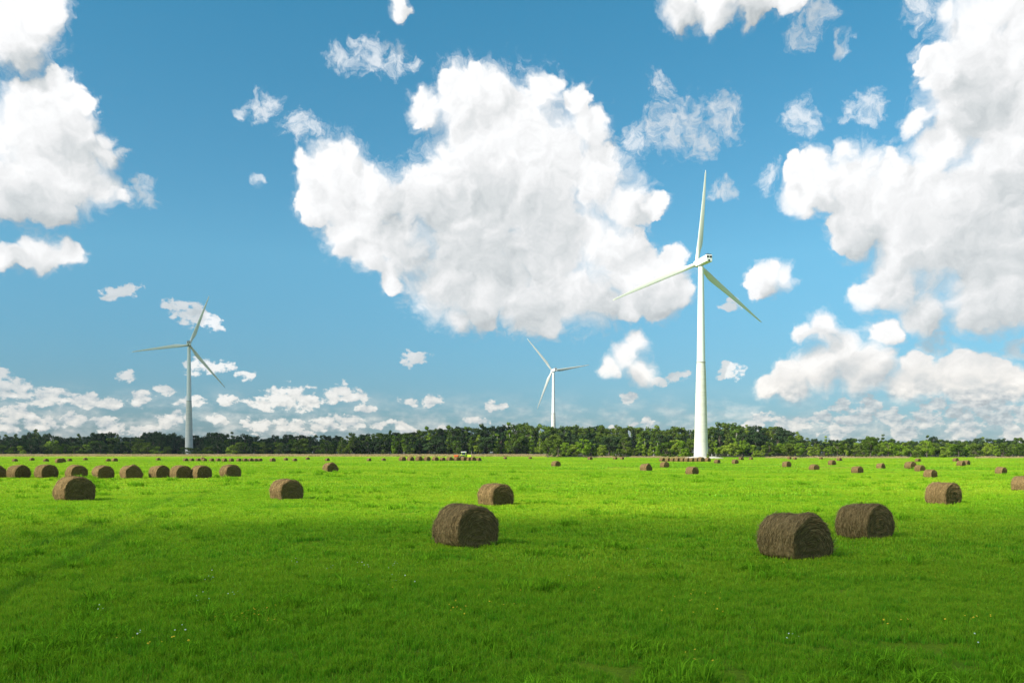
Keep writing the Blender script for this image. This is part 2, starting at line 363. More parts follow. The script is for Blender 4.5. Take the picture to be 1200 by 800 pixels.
# hay: strands wound round the roll
def hay_mat(name, dark, light, end=False):
    m, q, out = new_mat(name)
    pos = obj_pos(q); oi = q.node('ShaderNodeObjectInfo')
    off = q.v('ADD', pos, q.v('SCALE', (1.0, 1.7, 2.3), scale=q.m('MULTIPLY', oi.outputs['Random'], 40.0)))
    s = q.node('ShaderNodeSeparateXYZ'); q.l.new(pos, s.inputs[0])
    if end:
        rad = q.m('SQRT', q.m('ADD', q.m('MULTIPLY', s.outputs[0], s.outputs[0]), q.m('MULTIPLY', s.outputs[2], s.outputs[2])))
        ang = q.m('ARCTAN2', s.outputs[2], s.outputs[0])
        cbn = q.node('ShaderNodeCombineXYZ')
        q.l.new(q.m('MULTIPLY', rad, 26.0), cbn.inputs[0]); q.l.new(q.m('MULTIPLY', ang, 1.6), cbn.inputs[1]); q.l.new(oi.outputs['Random'], cbn.inputs[2])
        fib = q.noise(cbn.outputs[0], 1.0, 5.0, 0.7)
        fib = q.m('ADD', q.m('MULTIPLY', fib, 0.6), q.m('MULTIPLY', q.noise(off, 22.0, 4.0, 0.75), 0.4))
    else:
        st = q.v('MULTIPLY', off, (2.6, 1.0, 1.0))
        fib = q.m('ADD', q.m('MULTIPLY', q.noise(q.v('MULTIPLY', off, (9.0, 34.0, 6.0)), 1.0, 5.0, 0.7), 0.5), q.m('MULTIPLY', q.noise(off, 14.0, 5.0, 0.7), 0.5))
    patch = q.noise(off, 2.2, 3.0, 0.5)
    c = q.mix(q.ramp(fib, 0.36, 0.64), dark, light)
    if not end:                                             # shade of the furrows between windings, put into the colour
        furrow_shade = q.noise(q.v('MULTIPLY', off, (0.8, 11.0, 0.8)), 1.0, 3.0, 0.6)
        c = q.mix(q.m('MULTIPLY', q.ramp(furrow_shade, 0.50, 0.62), 0.65), c, tuple(0.7 * a for a in dark))
    c = q.mix(q.m('MULTIPLY', q.ramp(patch, 0.45, 0.7), 0.5), c, tuple(0.55 * (a + b) * 0.6 for a, b in zip(dark, light)))
    hs = q.node('ShaderNodeHueSaturation'); q.l.new(c, hs.inputs['Color'])
    q.put(hs.inputs['Value'], q.ramp(oi.outputs['Random'], 0, 1, 0.85, 1.18, smooth=False))
    principled(q, out, hs.outputs[0], 0.95, fib, 0.9, 0.05, spec=0.1)
    return m
M['hay'] = hay_mat('weathered_hay', (0.100, 0.064, 0.024), (0.335, 0.228, 0.100))
M['hay_end'] = hay_mat('hay_roll_end', (0.075, 0.049, 0.017), (0.225, 0.152, 0.060), end=True)
m, q, out = new_mat('loose_hay')
gi = q.node('ShaderNodeNewGeometry')
principled(q, out, q.mix(gi.outputs['Random Per Island'], (0.105, 0.067, 0.025), (0.38, 0.262, 0.118)), 0.9, spec=0.15); M['strand'] = m

m, q, out = new_mat('white_turbine_paint'); pos = obj_pos(q)
principled(q, out, q.mix(q.noise(pos, 0.4, 4.0), (0.75, 0.77, 0.77), (0.69, 0.71, 0.71)), 0.38); M['paint'] = m
m, q, out = new_mat('turbine_blade_gelcoat'); pos = obj_pos(q)
principled(q, out, q.mix(q.noise(pos, 0.3, 3.0), (0.70, 0.71, 0.67), (0.63, 0.64, 0.60)), 0.35); M['blade'] = m
m, q, out = new_mat('tower_concrete'); pos = obj_pos(q)
s = q.node('ShaderNodeSeparateXYZ'); q.l.new(pos, s.inputs[0])
band = q.noise(q.v('MULTIPLY', pos, (0.05, 0.05, 0.9)), 1.0, 3.0, 0.7)
streak = q.noise(q.v('MULTIPLY', pos, (1.4, 1.4, 0.06)), 1.0, 4.0, 0.6)
c = q.mix(q.ramp(band, 0.35, 0.65), (0.56, 0.55, 0.50), (0.64, 0.63, 0.57))
c = q.mix(q.m('MULTIPLY', q.ramp(streak, 0.5, 0.75), 0.4), c, (0.38, 0.37, 0.32))
principled(q, out, c, 0.8, q.noise(pos, 8.0, 4.0), 0.2, 0.02); M['concrete'] = m
m, q, out = new_mat('dark_vent'); principled(q, out, (0.02, 0.022, 0.026), 0.5); M['vent'] = m
m, q, out = new_mat('joint_mortar'); principled(q, out, (0.40, 0.39, 0.35), 0.9); M['joint'] = m  # even grey tone of the tower collar
m, q, out = new_mat('pale_gravel'); pos = geo_pos(q)
principled(q, out, q.mix(q.noise(pos, 1.2, 6.0, 0.7), (0.36, 0.33, 0.27), (0.58, 0.55, 0.47)), 0.95, q.noise(pos, 4.0, 5.0), 0.6, 0.2); M['gravel'] = m
def flat(name, col, rough=0.5, metal=0.0):
    m, q, out = new_mat(name); pos = obj_pos(q)
    p = principled(q, out, q.mix(q.noise(pos, 3.0, 4.0), tuple(0.82 * x for x in col), tuple(min(1, 1.1 * x) for x in col)), rough); p.inputs['Metallic'].default_value = metal
    return m
M['lime'] = flat('lime_green_paint', (0.46, 0.66, 0.02), 0.35)
M['white'] = flat('white_roof_plastic', (0.78, 0.76, 0.74), 0.4)
M['orange'] = flat('red_orange_paint', (0.62, 0.10, 0.02), 0.4)
M['rubber'] = flat('tyre_rubber', (0.025, 0.024, 0.023), 0.85)
M['metal'] = flat('dark_metal', (0.06, 0.06, 0.06), 0.5, 0.6)
M['rim'] = flat('pale_rim', (0.55, 0.50, 0.36), 0.5)
m, q, out = new_mat('cab_glass'); p = principled(q, out, (0.03, 0.04, 0.045), 0.06, spec=0.6); M['glass'] = m
M['fl_yellow'] = flat('yellow_petals', (0.75, 0.50, 0.01), 0.6)
M['fl_white'] = flat('white_petals', (0.72, 0.74, 0.66), 0.6)


# ------------------------------------------------------------------ object helpers
def link(o, parent=None):
    COL.objects.link(o)
    if parent is not None: o.parent = parent
    return o
def mesh_obj(name, verts, faces, mat, parent=None, smooth=False):
    me = bpy.data.meshes.new(name)
    if isinstance(verts, np.ndarray): verts = verts.tolist()
    if isinstance(faces, np.ndarray): faces = faces.tolist()
    me.from_pydata(verts, [], faces); me.update()
    if smooth: me.polygons.foreach_set('use_smooth', [True] * len(me.polygons))
    me.materials.append(mat)
    return link(bpy.data.objects.new(name, me), parent)
def bm_obj(name, bm, mat, parent=None, smooth=False):
    me = bpy.data.meshes.new(name); bm.to_mesh(me); bm.free()
    if smooth: me.polygons.foreach_set('use_smooth', [True] * len(me.polygons))
    me.materials.append(mat)
    return link(bpy.data.objects.new(name, me), parent)
def empty(name, loc=(0, 0, 0), rz=0.0):
    o = bpy.data.objects.new(name, None); o.empty_display_size = 0.3
    o.location = loc; o.rotation_euler = (0, 0, rz); return link(o)
def tag(o, label, cat=None, group=None, kind=None):
    if label: o['label'] = label
    if cat: o['category'] = cat
    if group: o['group'] = group
    if kind: o['kind'] = kind
    return o
def copy_tree(o, parent=None):
    c = o.copy(); link(c)
    if parent is not None: c.parent = parent; c.matrix_parent_inverse = o.matrix_parent_inverse.copy()
    for ch in o.children: copy_tree(ch, c)
    return c
def revolve(prof, seg=32, axis='Z', cap=True):
    """prof: list of (z, r) -> verts, faces round Z"""
    vs, fs = [], []
    for z, r in prof:
        for k in range(seg):
            a = 2 * math.pi * k / seg; vs.append((r * math.cos(a), r * math.sin(a), z))
    for i in range(len(prof) - 1):
        for k in range(seg):
            k2 = (k + 1) % seg; fs.append((i * seg + k, i * seg + k2, (i + 1) * seg + k2, (i + 1) * seg + k))
    if cap:
        fs.append(tuple(range(seg))[::-1]); fs.append(tuple((len(prof) - 1) * seg + k for k in range(seg)))
    return vs, fs
def rbox(size, loc=(0, 0, 0), bevel=0.05, taper=None, rot=None, seg=2):
    bm = bmesh.new(); bmesh.ops.create_cube(bm, size=1.0)
    for v in bm.verts:
        x, y, z = v.co
        if taper and z > 0: x *= taper[0]; y *= taper[1]
        v.co = Vector((x * size[0], y * size[1], z * size[2]))
    bmesh.ops.bevel(bm, geom=bm.edges[:], offset=bevel, segments=seg, affect='EDGES', profile=0.6)
    if rot: bmesh.ops.rotate(bm, verts=bm.verts, matrix=rot)
    bmesh.ops.translate(bm, verts=bm.verts, vec=loc)
    return bm


# ------------------------------------------------------------------ terrain
def sstep(a, b, x):
    t = np.clip((x - a) / (b - a), 0, 1); return t * t * (3 - 2 * t)
def terrain(x, y):
    x = np.asarray(x, float); y = np.asarray(y, float)
    d = np.hypot(x, y)
    z = 0.06 * np.sin(x * 0.21 + 1.3) * np.sin(y * 0.17 + 0.4) * sstep(4, 20, d) * (1 - sstep(200, 400, d))
    z = z + 0.035 * np.sin(x * 0.55 + y * 0.31) * np.sin(y * 0.47 - x * 0.2 + 2.0) * (1 - sstep(60, 120, d))
    z = z - 0.75 * np.exp(-((x - 48) / 34.0) ** 2 - ((y - 150) / 62.0) ** 2)
    z = z + 0.55 * sstep(250, 520, y)
    z = z + 7.0 * np.exp(-((x - 168) / 34.0) ** 2 - ((y - 605) / 45.0) ** 2)
    return z
T = lambda x, y: float(terrain(x, y))
def ground_hit(px, py):
    """photo pixel -> point of the terrain"""
    kx, kz = (px - CX) / F, (py - HY) / F
    d = np.arange(8, 900, 0.25)
    diff = (CAMH - kz * d) - terrain(kx * d, d)
    i = np.argmax(diff <= 0)
    dd = d[i] if diff[i] <= 0 else 900
    return kx * dd, dd, T(kx * dd, dd)

def graded(pts): return np.unique(np.concatenate(pts))
xs = graded([np.linspace(-120, 120, 121), np.linspace(-500, 500, 126), np.linspace(-2000, 2000, 41), np.linspace(-15000, 15000, 21)])
ys = graded([np.linspace(-20, 220, 121), np.linspace(-200, 760, 121), np.linspace(-2000, 2500, 41), np.linspace(-15000, 20000, 25)])
X, Y = np.meshgrid(xs, ys)
V = np.stack([X.ravel(), Y.ravel(), terrain(X, Y).ravel()], 1)
nx, ny = len(xs), len(ys)
ii = (np.arange(ny - 1)[:, None] * nx + np.arange(nx - 1)[None]).ravel()
gnd = mesh_obj('ground', V, np.stack([ii, ii + 1, ii + nx + 1, ii + nx], 1), M['ground'], smooth=True)
tag(gnd, 'flat green hay meadow running back to the woods', 'meadow', kind='structure')


# ------------------------------------------------------------------ grass sward (one object, geometry nodes place tufts of blades)
def blade_patch(name, radius, n, hmin, hmax, width, mat, segs=2, lean=0.5):
    r = radius * np.sqrt(rng.random(n)); a = rng.random(n) * 2 * np.pi
    # clumped: pull part of the blades towards tuft centres
    nt = max(6, n // 45)
    tr_ = radius * np.sqrt(rng.random(nt)); ta = rng.random(nt) * 2 * np.pi
    tcx, tcy = tr_ * np.cos(ta), tr_ * np.sin(ta); th = rng.uniform(0.7, 1.25, nt)
    own = rng.integers(0, nt, n); cl = rng.random(n) < 0.6
    x = np.where(cl, tcx[own] + rng.normal(0, radius * 0.035, n), r * np.cos(a)); y = np.where(cl, tcy[own] + rng.normal(0, radius * 0.035, n), r * np.sin(a))
    h = rng.uniform(hmin, hmax, n) * np.where(cl, th[own], 0.8)
    yaw = rng.random(n) * 2 * np.pi; ld = rng.random(n) * 2 * np.pi
    ln = h * rng.uniform(0.05, lean, n) * 1.4
    wx, wy = np.cos(yaw) * width * 0.5, np.sin(yaw) * width * 0.5
    lx, ly = np.cos(ld) * ln, np.sin(ld) * ln
    w = rng.uniform(0.6, 1.3, n)
    z0 = np.full(n, -0.03)
    p = [np.stack([x - wx * w, y - wy * w, z0], 1), np.stack([x + wx * w, y + wy * w, z0], 1),
         np.stack([x + 0.35 * lx + wx * w * .8, y + 0.35 * ly + wy * w * .8, h * 0.6], 1), np.stack([x + 0.35 * lx - wx * w * .8, y + 0.35 * ly - wy * w * .8, h * 0.6], 1),
         np.stack([x + lx, y + ly, h * (1 - 0.25 * (ln / h))], 1)]
    V = np.stack(p, 1).reshape(-1, 3)
    b = (np.arange(n) * 5)
    faces = [f for k in b.tolist() for f in ((k, k + 1, k + 2, k + 3), (k + 3, k + 2, k + 4))]
    me = bpy.data.meshes.new(name); me.from_pydata(V.tolist(), [], faces); me.update(); me.materials.append(mat)
    at = me.attributes.new('along', 'FLOAT', 'POINT'); at.data.foreach_set('value', np.tile([0.0, 0.0, 0.55, 0.55, 1.0], n).tolist())
    return bpy.data.objects.new(name, me)
def scatter(name, points, cols, label, cat):
    """one stuff object: points with yaw and size, each gets a random patch of the collection"""
    me = bpy.data.meshes.new(name); P_ = np.array([p[:3] for p in points])
    me.from_pydata(P_.tolist(), [], [])
    at = me.attributes.new('size', 'FLOAT', 'POINT'); at.data.foreach_set('value', [p[3] for p in points])
    at = me.attributes.new('yaw', 'FLOAT', 'POINT'); at.data.foreach_set('value', (rng.random(len(points)) * 6.283).tolist())
    o = link(bpy.data.objects.new(name, me))
    ng = bpy.data.node_groups.new(name, 'GeometryNodeTree')
    ng.interface.new_socket('Geometry', in_out='INPUT', socket_type='NodeSocketGeometry'); ng.interface.new_socket('Geometry', in_out='OUTPUT', socket_type='NodeSocketGeometry')
    nd, lk = ng.nodes, ng.links
    gi, go = nd.new('NodeGroupInput'), nd.new('NodeGroupOutput')
    ci = nd.new('GeometryNodeCollectionInfo'); ci.inputs['Collection'].default_value = cols
    ci.inputs['Separate Children'].default_value = True; ci.inputs['Reset Children'].default_value = True
    ip = nd.new('GeometryNodeInstanceOnPoints'); ip.inputs['Pick Instance'].default_value = True
    def attr(n):
        a = nd.new('GeometryNodeInputNamedAttribute'); a.data_type = 'FLOAT'; a.inputs['Name'].default_value = n; return a.outputs['Attribute']
    cx = nd.new('ShaderNodeCombineXYZ'); lk.new(attr('yaw'), cx.inputs[2])
    lk.new(gi.outputs[0], ip.inputs['Points']); lk.new(ci.outputs[0], ip.inputs['Instance'])
    lk.new(cx.outputs[0], ip.inputs['Rotation']); lk.new(attr('size'), ip.inputs['Scale'])
    lk.new(ip.outputs[0], go.inputs[0])
    md = o.modifiers.new('tufts', 'NODES'); md.node_group = ng
    tag(o, label, cat, kind='stuff'); return o
ZONES = [  # d0, d1, cell, blades, hmin, hmax, width
    (6.5, 21, 1.3, 4600, 0.06, 0.17, 0.0075),
    (20, 62, 2.6, 5200, 0.06, 0.18, 0.018),
    (60, 165, 7.0, 6500, 0.07, 0.19, 0.050),
    (160, 440, 18.0, 7000, 0.08, 0.22, 0.13),
]
for zi, (d0, d1, cell, nb, h0, h1, wd) in enumerate(ZONES):
    pc = bpy.data.collections.new('grass_patches_%d' % zi)
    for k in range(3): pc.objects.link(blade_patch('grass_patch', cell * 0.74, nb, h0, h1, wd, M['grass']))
    pts = []
    yv = d0
    while yv < d1:
        hw = 0.63 * yv + 3 + cell
        xv = -hw
        while xv < hw:
            x, y = xv + random.uniform(-.2, .2) * cell, yv + random.uniform(-.2, .2) * cell
            s = 1.0 + 0.42 * mnoise.noise(Vector((x * 0.33, y * 0.33, 3.0))) + 0.2 * mnoise.noise(Vector((x * 0.08, y * 0.08, 9.0)))
            pts.append((x, y, T(x, y), s)); xv += cell
        yv += cell
    scatter('meadow_grass', pts, pc, ['short green grass of the near meadow', 'green grass round the nearest bales', 'bright green grass in the middle of the meadow', 'bright green grass in the far meadow'][zi], 'grass')
# darker, taller herb tufts in loose drifts
M['herb'] = leaf_mat('herb_leaves', (0.165, 0.370, 0.014), (0.230, 0.450, 0.018), 0.4)
pc = bpy.data.collections.new('herb_patches')
for k in range(4): pc.objects.link(blade_patch('herb_patch', 0.34, 260, 0.09, 0.26, 0.014, M['herb'], lean=0.9))
pts = []
while len(pts) < 600:
    y = 8.5 + 110 * random.random() ** 1.6; x = random.uniform(-1, 1) * (0.64 * y + 2)
    if mnoise.noise(Vector((x * 0.16, y * 0.10, 20.0))) + 0.45 * mnoise.noise(Vector((x * 0.6, y * 0.45, 5.0))) > random.choice((0.25, 0.1, -0.2)): pts.append((x, y, T(x, y), random.uniform(0.6, 1.3) * (1 + y / 90)))
scatter('herb_tufts', pts, pc, 'darker green tufts of taller herbs in the meadow grass', 'herbs')
# rough dry grass along the foot of the left and middle woods
pc = bpy.data.collections.new('dry_grass_patches')
for k in range(3): pc.objects.link(blade_patch('dry_patch', 5.0, 700, 0.7, 1.35, 0.16, M['straw_grass'], lean=0.3))
pts = []
for _ in range(1500):
    px = random.uniform(-60, 650); y = random.uniform(492, 545)
    pts.append(((px - CX) / F * y, y, T((px - CX) / F * y, y), random.uniform(0.75, 1.1)))
for _ in range(130):
    px = random.choice([random.uniform(690, 800), random.uniform(980, 1060), random.uniform(900, 1000), random.uniform(1150, 1230)]); y = random.uniform(385, 425)
    if px > 880: y = random.uniform(372, 392)
    pts.append(((px - CX) / F * y, y, T((px - CX) / F * y, y), random.uniform(0.4, 0.8)))
scatter('dry_grass', pts, pc, 'strip of tall straw-coloured grass along the edge of the woods', 'dry grass')


# ------------------------------------------------------------------ hay bales
def bale_variant(seed):
    """round bale, axis along Y, +Y end face; slumped on its underside. Returns (root empty parts meshes)"""
    rs = np.random.default_rng(seed)
    Rr, L = 0.72, 1.22
    nt, na = 64, 22
    off = Vector((seed * 7.3, seed * 3.1, seed * 1.7))
    bands = rs.uniform(-0.55, 0.55, 7)
    def pt(th, ya, shrink=1.0):
        c, s = math.cos(th), math.sin(th)
        n1 = mnoise.noise(Vector((c * 1.6, ya * 1.3, s * 1.6)) + off) * 0.055
        n2 = mnoise.noise(Vector((c * 7, ya * 9, s * 7)) + off) * 0.030
        gr = -0.042 * sum(math.exp(-((ya - b) / 0.035) ** 2) for b in bands)
        edge = abs(ya) / (L / 2)
        rnd = -0.05 * max(0, (edge - 0.86) / 0.14) ** 2
        r = (Rr + n1 + n2 + gr + rnd) * shrink
        if seed == 3:                                      # the slumped bale: a peak over its front end, a skirt at its foot
            r += shrink * (0.11 * math.exp(-((ya - 0.42) / 0.22) ** 2 - ((th - 1.65) / 0.40) ** 2) + 0.10 * math.exp(-((ya - 0.5) / 0.3) ** 2 - ((th - 3.3) / 0.30) ** 2))
        x, z = r * c * 1.06, r * s * 0.95
        if s < 0:                                          # slumped foot: sides run straight down to the ground
            x = math.copysign(abs(c) ** (1.0 - 0.62 * min(1, -s * 1.6)), c) * r * (1.06 + 0.06 * min(1, -s * 2)); z = r * s * 0.80
        return Vector((x, ya, z + 0.55))
    vs, fs = [], []
    for i in range(na + 1):
        ya = -L / 2 + L * i / na
        for k in range(nt): vs.append(pt(2 * math.pi * k / nt, ya))
    for i in range(na):
        for k in range(nt):
            k2 = (k + 1) % nt; fs.append((i * nt + k, (i + 1) * nt + k, (i + 1) * nt + k2, i * nt + k2))
    root = bpy.data.objects.new('hay_bale', None); root.empty_display_size = 0.3; link(root)
    mesh_obj('rolled_side', vs, fs, M['hay'], root, smooth=True)
    for sgn in (1, -1):
        ev, ef = [], []
        nr = 12
        for j in range(nr):
            rr = 1.0 - 0.0 - j / nr
            for k in range(nt):
                th = 2 * math.pi * k / nt
                p = pt(th, sgn * L / 2, rr)
                if rr < 1: p.z = (p.z - 0.55) + 0.55
                turn = 0.016 * math.sin(2 * math.pi * (rr * 9 + sgn * th / (2 * math.pi))) + 0.035 * mnoise.noise(Vector((p.x * 6, p.z * 6, seed + sgn)))
                p.y = sgn * (L / 2 + (0.0 if j == 0 else turn + 0.04 * (1 - rr) * mnoise.noise(Vector((seed, sgn, 0.3))) + 0.008))
                ev.append(p)
        ev.append(Vector((0, sgn * (L / 2 + 0.0), 0.55)))
        for j in range(nr - 1):
            for k in range(nt):
                k2 = (k + 1) % nt; q4 = (j * nt + k, j * nt + k2, (j + 1) * nt + k2, (j + 1) * nt + k)
                ef.append(q4 if sgn < 0 else q4[::-1])
        for k in range(nt):
            t3 = ((nr - 1) * nt + k, (nr - 1) * nt + (k + 1) % nt, nr * nt); ef.append(t3 if sgn < 0 else t3[::-1])
        mesh_obj('rolled_end', ev, ef, M['hay_end'], root, smooth=True)
    # loose strands sticking out of the wrap
    sv, sf = [], []
    for _ in range(3200):
        th = rs.uniform(-0.6, math.pi + 0.6); onend = rs.random() < 0.28
        ya = rs.uniform(-L / 2, L / 2)
        if onend:
            sgn = 1 if rs.random() < .5 else -1
            p = pt(th, sgn * L / 2, math.sqrt(rs.uniform(0.05, 1))); nrm = Vector((0, sgn, 0)); tan = Vector((-math.sin(th), 0, math.cos(th)))
        else:
            p = pt(th, ya); nrm = Vector((math.cos(th), 0, math.sin(th))); tan = Vector((-math.sin(th), 0, math.cos(th))) * (1 if rs.random() < .5 else -1)
        ln = rs.uniform(0.05, 0.20) if rs.random() < 0.85 else rs.uniform(0.18, 0.36); dr = (tan + nrm * rs.uniform(0.0, 0.35) + Vector((0, rs.normal(0, 0.35), 0)) + Vector((0, 0, -0.15))).normalized()
        wv = dr.cross(nrm).normalized() * rs.uniform(0.003, 0.006)
        p = p + nrm * 0.006; mid = p + dr * ln * 0.5 + nrm * rs.uniform(0, 0.02); e = p + dr * ln
        if e.z < 0.01: e.z = 0.01
        k = len(sv); sv += [p - wv, p + wv, mid + wv, mid - wv, e]; sf += [(k, k + 1, k + 2, k + 3), (k + 3, k + 2, k + 4)]
    lo = mesh_obj('loose_straw', sv, sf, M['strand'], root); lo['kind'] = 'stuff'
    return root
variants = [bale_variant(s) for s in range(1, 6)]
used_v = set()
NB = [0]
def bale(px, py, hpx, label, group=None, phi=None, sx=1.0, d_fix=None, z_add=0.0, var=None):
    x, y, z = ground_hit(px, py)
    if d_fix: y = d_fix; x = (px - CX) / F * d_fix; z = T(x, y)
    s = max(0.8, min(1.3, hpx * y / F / (1.27 if hpx > 40 else 1.23)))
    a = math.atan2(x, y)
    if phi is None: phi = 42 + 0.5 * math.degrees(a) + random.uniform(-7, 7)
    vi = NB[0] % 5 if var is None else var; NB[0] += 1
    src = variants[vi]
    o = src if vi not in used_v else copy_tree(src)
    used_v.add(vi)
    # +Y end face turned phi to the right of the line towards the camera
    ang = math.atan2(-math.cos(a), -math.sin(a)) + R(phi)
    o.location = (x, y + 0.0, z - 0.02 + z_add); o.rotation_euler = (R(random.uniform(-2, 2)), R(random.uniform(-4, 4)), ang - math.pi / 2)
    o.scale = (s * sx, s * random.uniform(0.96, 1.05), s)
    tag(o, label, 'hay bale', group)
    return o
SC = 'hay bales lying singly on the meadow'
bale(545, 640, 51, 'brown round hay bale in the middle foreground, left of the frame centre line', SC, phi=36, var=0)
bale(581, 593, 27, 'round hay bale just behind the middle foreground bale', SC, phi=38, var=1)
bale(929, 655, 54, 'nearest and biggest hay bale, slumped with a peaked top, right foreground', SC, phi=50, var=2, sx=1.05)
bale(1014, 631, 43, 'ribbed hay bale right behind the slumped nearest bale', SC, phi=52, var=3)
bale(1106, 591, 26, 'shaggy hay bale at the right, with a small bale group behind it', SC, phi=56, var=4)
bale(87, 587.5, 29.5, 'hay bale at far left standing in front of the long bale row', SC, phi=24, var=0)
bale(336, 586, 25, 'hay bale alone right of the long left bale row', SC, phi=30, var=1)
ORD = ['first', 'second', 'third', 'fourth', 'fifth', 'sixth', 'seventh', 'eighth', 'ninth', 'tenth', 'eleventh', 'twelfth', 'thirteenth', 'fourteenth']
for i, (px, py, h) in enumerate([(-5, 560.5, 15), (22, 560.5, 16), (54, 560.5, 16.5), (90, 560.5, 16), (121, 561, 16), (153, 561, 16), (187, 560.5, 15.5), (212, 561, 16), (236, 561, 16), (270, 560, 16)]):
    bale(px, py, h, ORD[i] + ' hay bale from the left in the long row across the left meadow', 'row of ten bales on the left', phi=27 + random.uniform(-5, 5))
bale(387, 553.5, 11.5, 'hay bale alone between the left rows and the far tractor row', SC, phi=30)
for px, py, h, nm in [(17.5, 541, 3.8, 'leftmost tiny hay bale far back at the left edge'), (37.5, 539.7, 3.6, 'second tiny far hay bale from the left edge'), (54, 541, 3.4, 'third tiny far hay bale from the left edge'),
                      (69, 542.4, 5.6, 'front one of two touching far bales, left'), (72.5, 541.8, 5.2, 'back one of two touching far bales, left'), (81.5, 540.7, 3.6, 'tiny far bale just right of the two touching bales'),
                      (100, 539.6, 3.2, 'tiny far bale midway to the next pair of far bales'), (127, 541, 3.6, 'left bale of a tiny far pair'), (134.5, 541.1, 4.6, 'right bale of a tiny far pair'), (185.5, 539.6, 3.2, 'tiny far bale left of the grey turbine tower'),
                      (319.5, 541, 4.6, 'larger tiny bale just right of the far left row'), (335, 539.6, 3.4, 'tiny far bale above and right of the far left row end'), (345.5, 540.5, 3.2, 'tiny low bale third after the far left row'),
                      (360.5, 538.7, 3.2, 'tiny farthest bale fourth after the far left row'), (383.5, 540.2, 3.0, 'tiny far bale right above the lone middle-left bale'), (432.5, 540.2, 2.9, 'left of two tiny bales before the tractor row'), (449.5, 540.2, 2.9, 'right of two tiny bales before the tractor row'),
                      (592, 537.8, 2.6, 'tiny dark far bale right of the tractor'), (621.5, 537.8, 2.6, 'tiny dark far bale before the wood corner')]:
    bale(px, py, h, nm, SC)
for i, px in enumerate([217.5, 224.5, 232, 239.5, 248, 255.5, 263, 271, 280, 287, 293.5, 299, 304.5]):
    bale(px, 540.7, 3.9, ORD[i] + ' bale from the left in the far row under the grey turbine', 'far row of bales under the grey turbine', phi=40)
bale(237.5, 539.2, 3.8, 'tiny bale just behind the far row under the grey turbine', SC)
for i, (px, h) in enumerate([(471.5, 5.5), (481, 5.5), (491, 5.8), (500.5, 5.5), (510, 5.3), (518.5, 4.6), (527, 5.3), (535.5, 5.5), (543.5, 5.4), (549.5, 5.0), (554, 5.3), (561, 4.2)]):
    bale(px, 540.3, h, ORD[i] + ' bale from the left in the row hiding the tractor wheels', 'far row of bales in front of the tractor', phi=44)
for px, py, h, w, nm in [(651.5, 547, 7.2, 12, 'small bale alone in front of the wood corner at picture centre'), (691.5, 538.8, 3.8, 7, 'tiny bale by the young trees, leftmost of three'), (721, 538.3, 3.3, 6, 'tiny bale by the young trees, middle of three'), (729, 538.4, 3.3, 9, 'tiny bale by the young trees, rightmost of three'),
                         (757, 552.3, 9.2, 15, 'bale front left of the white tower row'), (779, 547.7, 7, 11.5, 'bale just in front of the white tower row, left end'), (811, 556.3, 9.8, 18, 'bale nearest in front of the big white turbine tower'),
                         (840.5, 543, 5.1, 8, 'small bale right after the tower row'), (861.5, 543.2, 5.2, 9, 'small bale second right after the tower row'), (868.5, 539, 3.8, 6, 'tiny bale behind and right of the tower row'), (880, 538.7, 3, 6, 'tiny pale bale at the wood edge right of the tower'),
                         (922, 547.2, 6.9, 11, 'small bale alone below two tiny wood-edge bales'), (954, 551.2, 7.5, 13, 'bale fourth right of the tower, ahead of its neighbours'), (975, 544.7, 6, 12.5, 'long-sided small bale with a tiny one behind it'), (983.5, 540.2, 4, 6.5, 'tiny bale behind the long-sided small bale'),
                         (1004.5, 554.7, 8.7, 15, 'bale nearest among the scattered bales right of the tower'), (925, 538.3, 3.3, 6, 'left of two tiny bales at the wood edge'), (931.5, 538.6, 3, 7, 'right of two tiny bales at the wood edge'), (962, 538.3, 3, 6, 'tiny bale at the wood edge by dry grass'),
                         (1032, 549.3, 6.7, 10, 'small upright bale left of the right-hand group of bales'), (1067, 549.2, 8.6, 10, 'back left bale of the right-hand group of three'), (1078, 552.3, 7.7, 13, 'middle bale of the right-hand group of three'), (1090.5, 560.2, 10.2, 18.5, 'front right bale of the right-hand group of three'),
                         (1075.5, 541.2, 4.4, 7, 'tiny bale behind the right-hand group of three'), (1120, 540.7, 4.3, 6, 'tiny bale behind the touching right pair'), (1126, 546.2, 6.7, 11, 'front bale of the touching right pair'), (1132.5, 545, 6, 6, 'back bale of the touching right pair'),
                         (1173, 555.3, 8.5, 14, 'bale alone near the right edge'), (1199, 575, 17.5, 22, 'hay bale cut off by the right edge of the picture')]:
    bale(px, py, h, nm, SC)
for i, px in enumerate([776, 782.5, 788.5, 794, 800, 805.5, 811, 816.5, 821.5, 829.5]):
    bale(px, 540.9, 4.8 if i != 8 else 5.6, ORD[i] + ' bale from the left in the row at the white tower foot', 'row of bales at the white tower foot', phi=48)


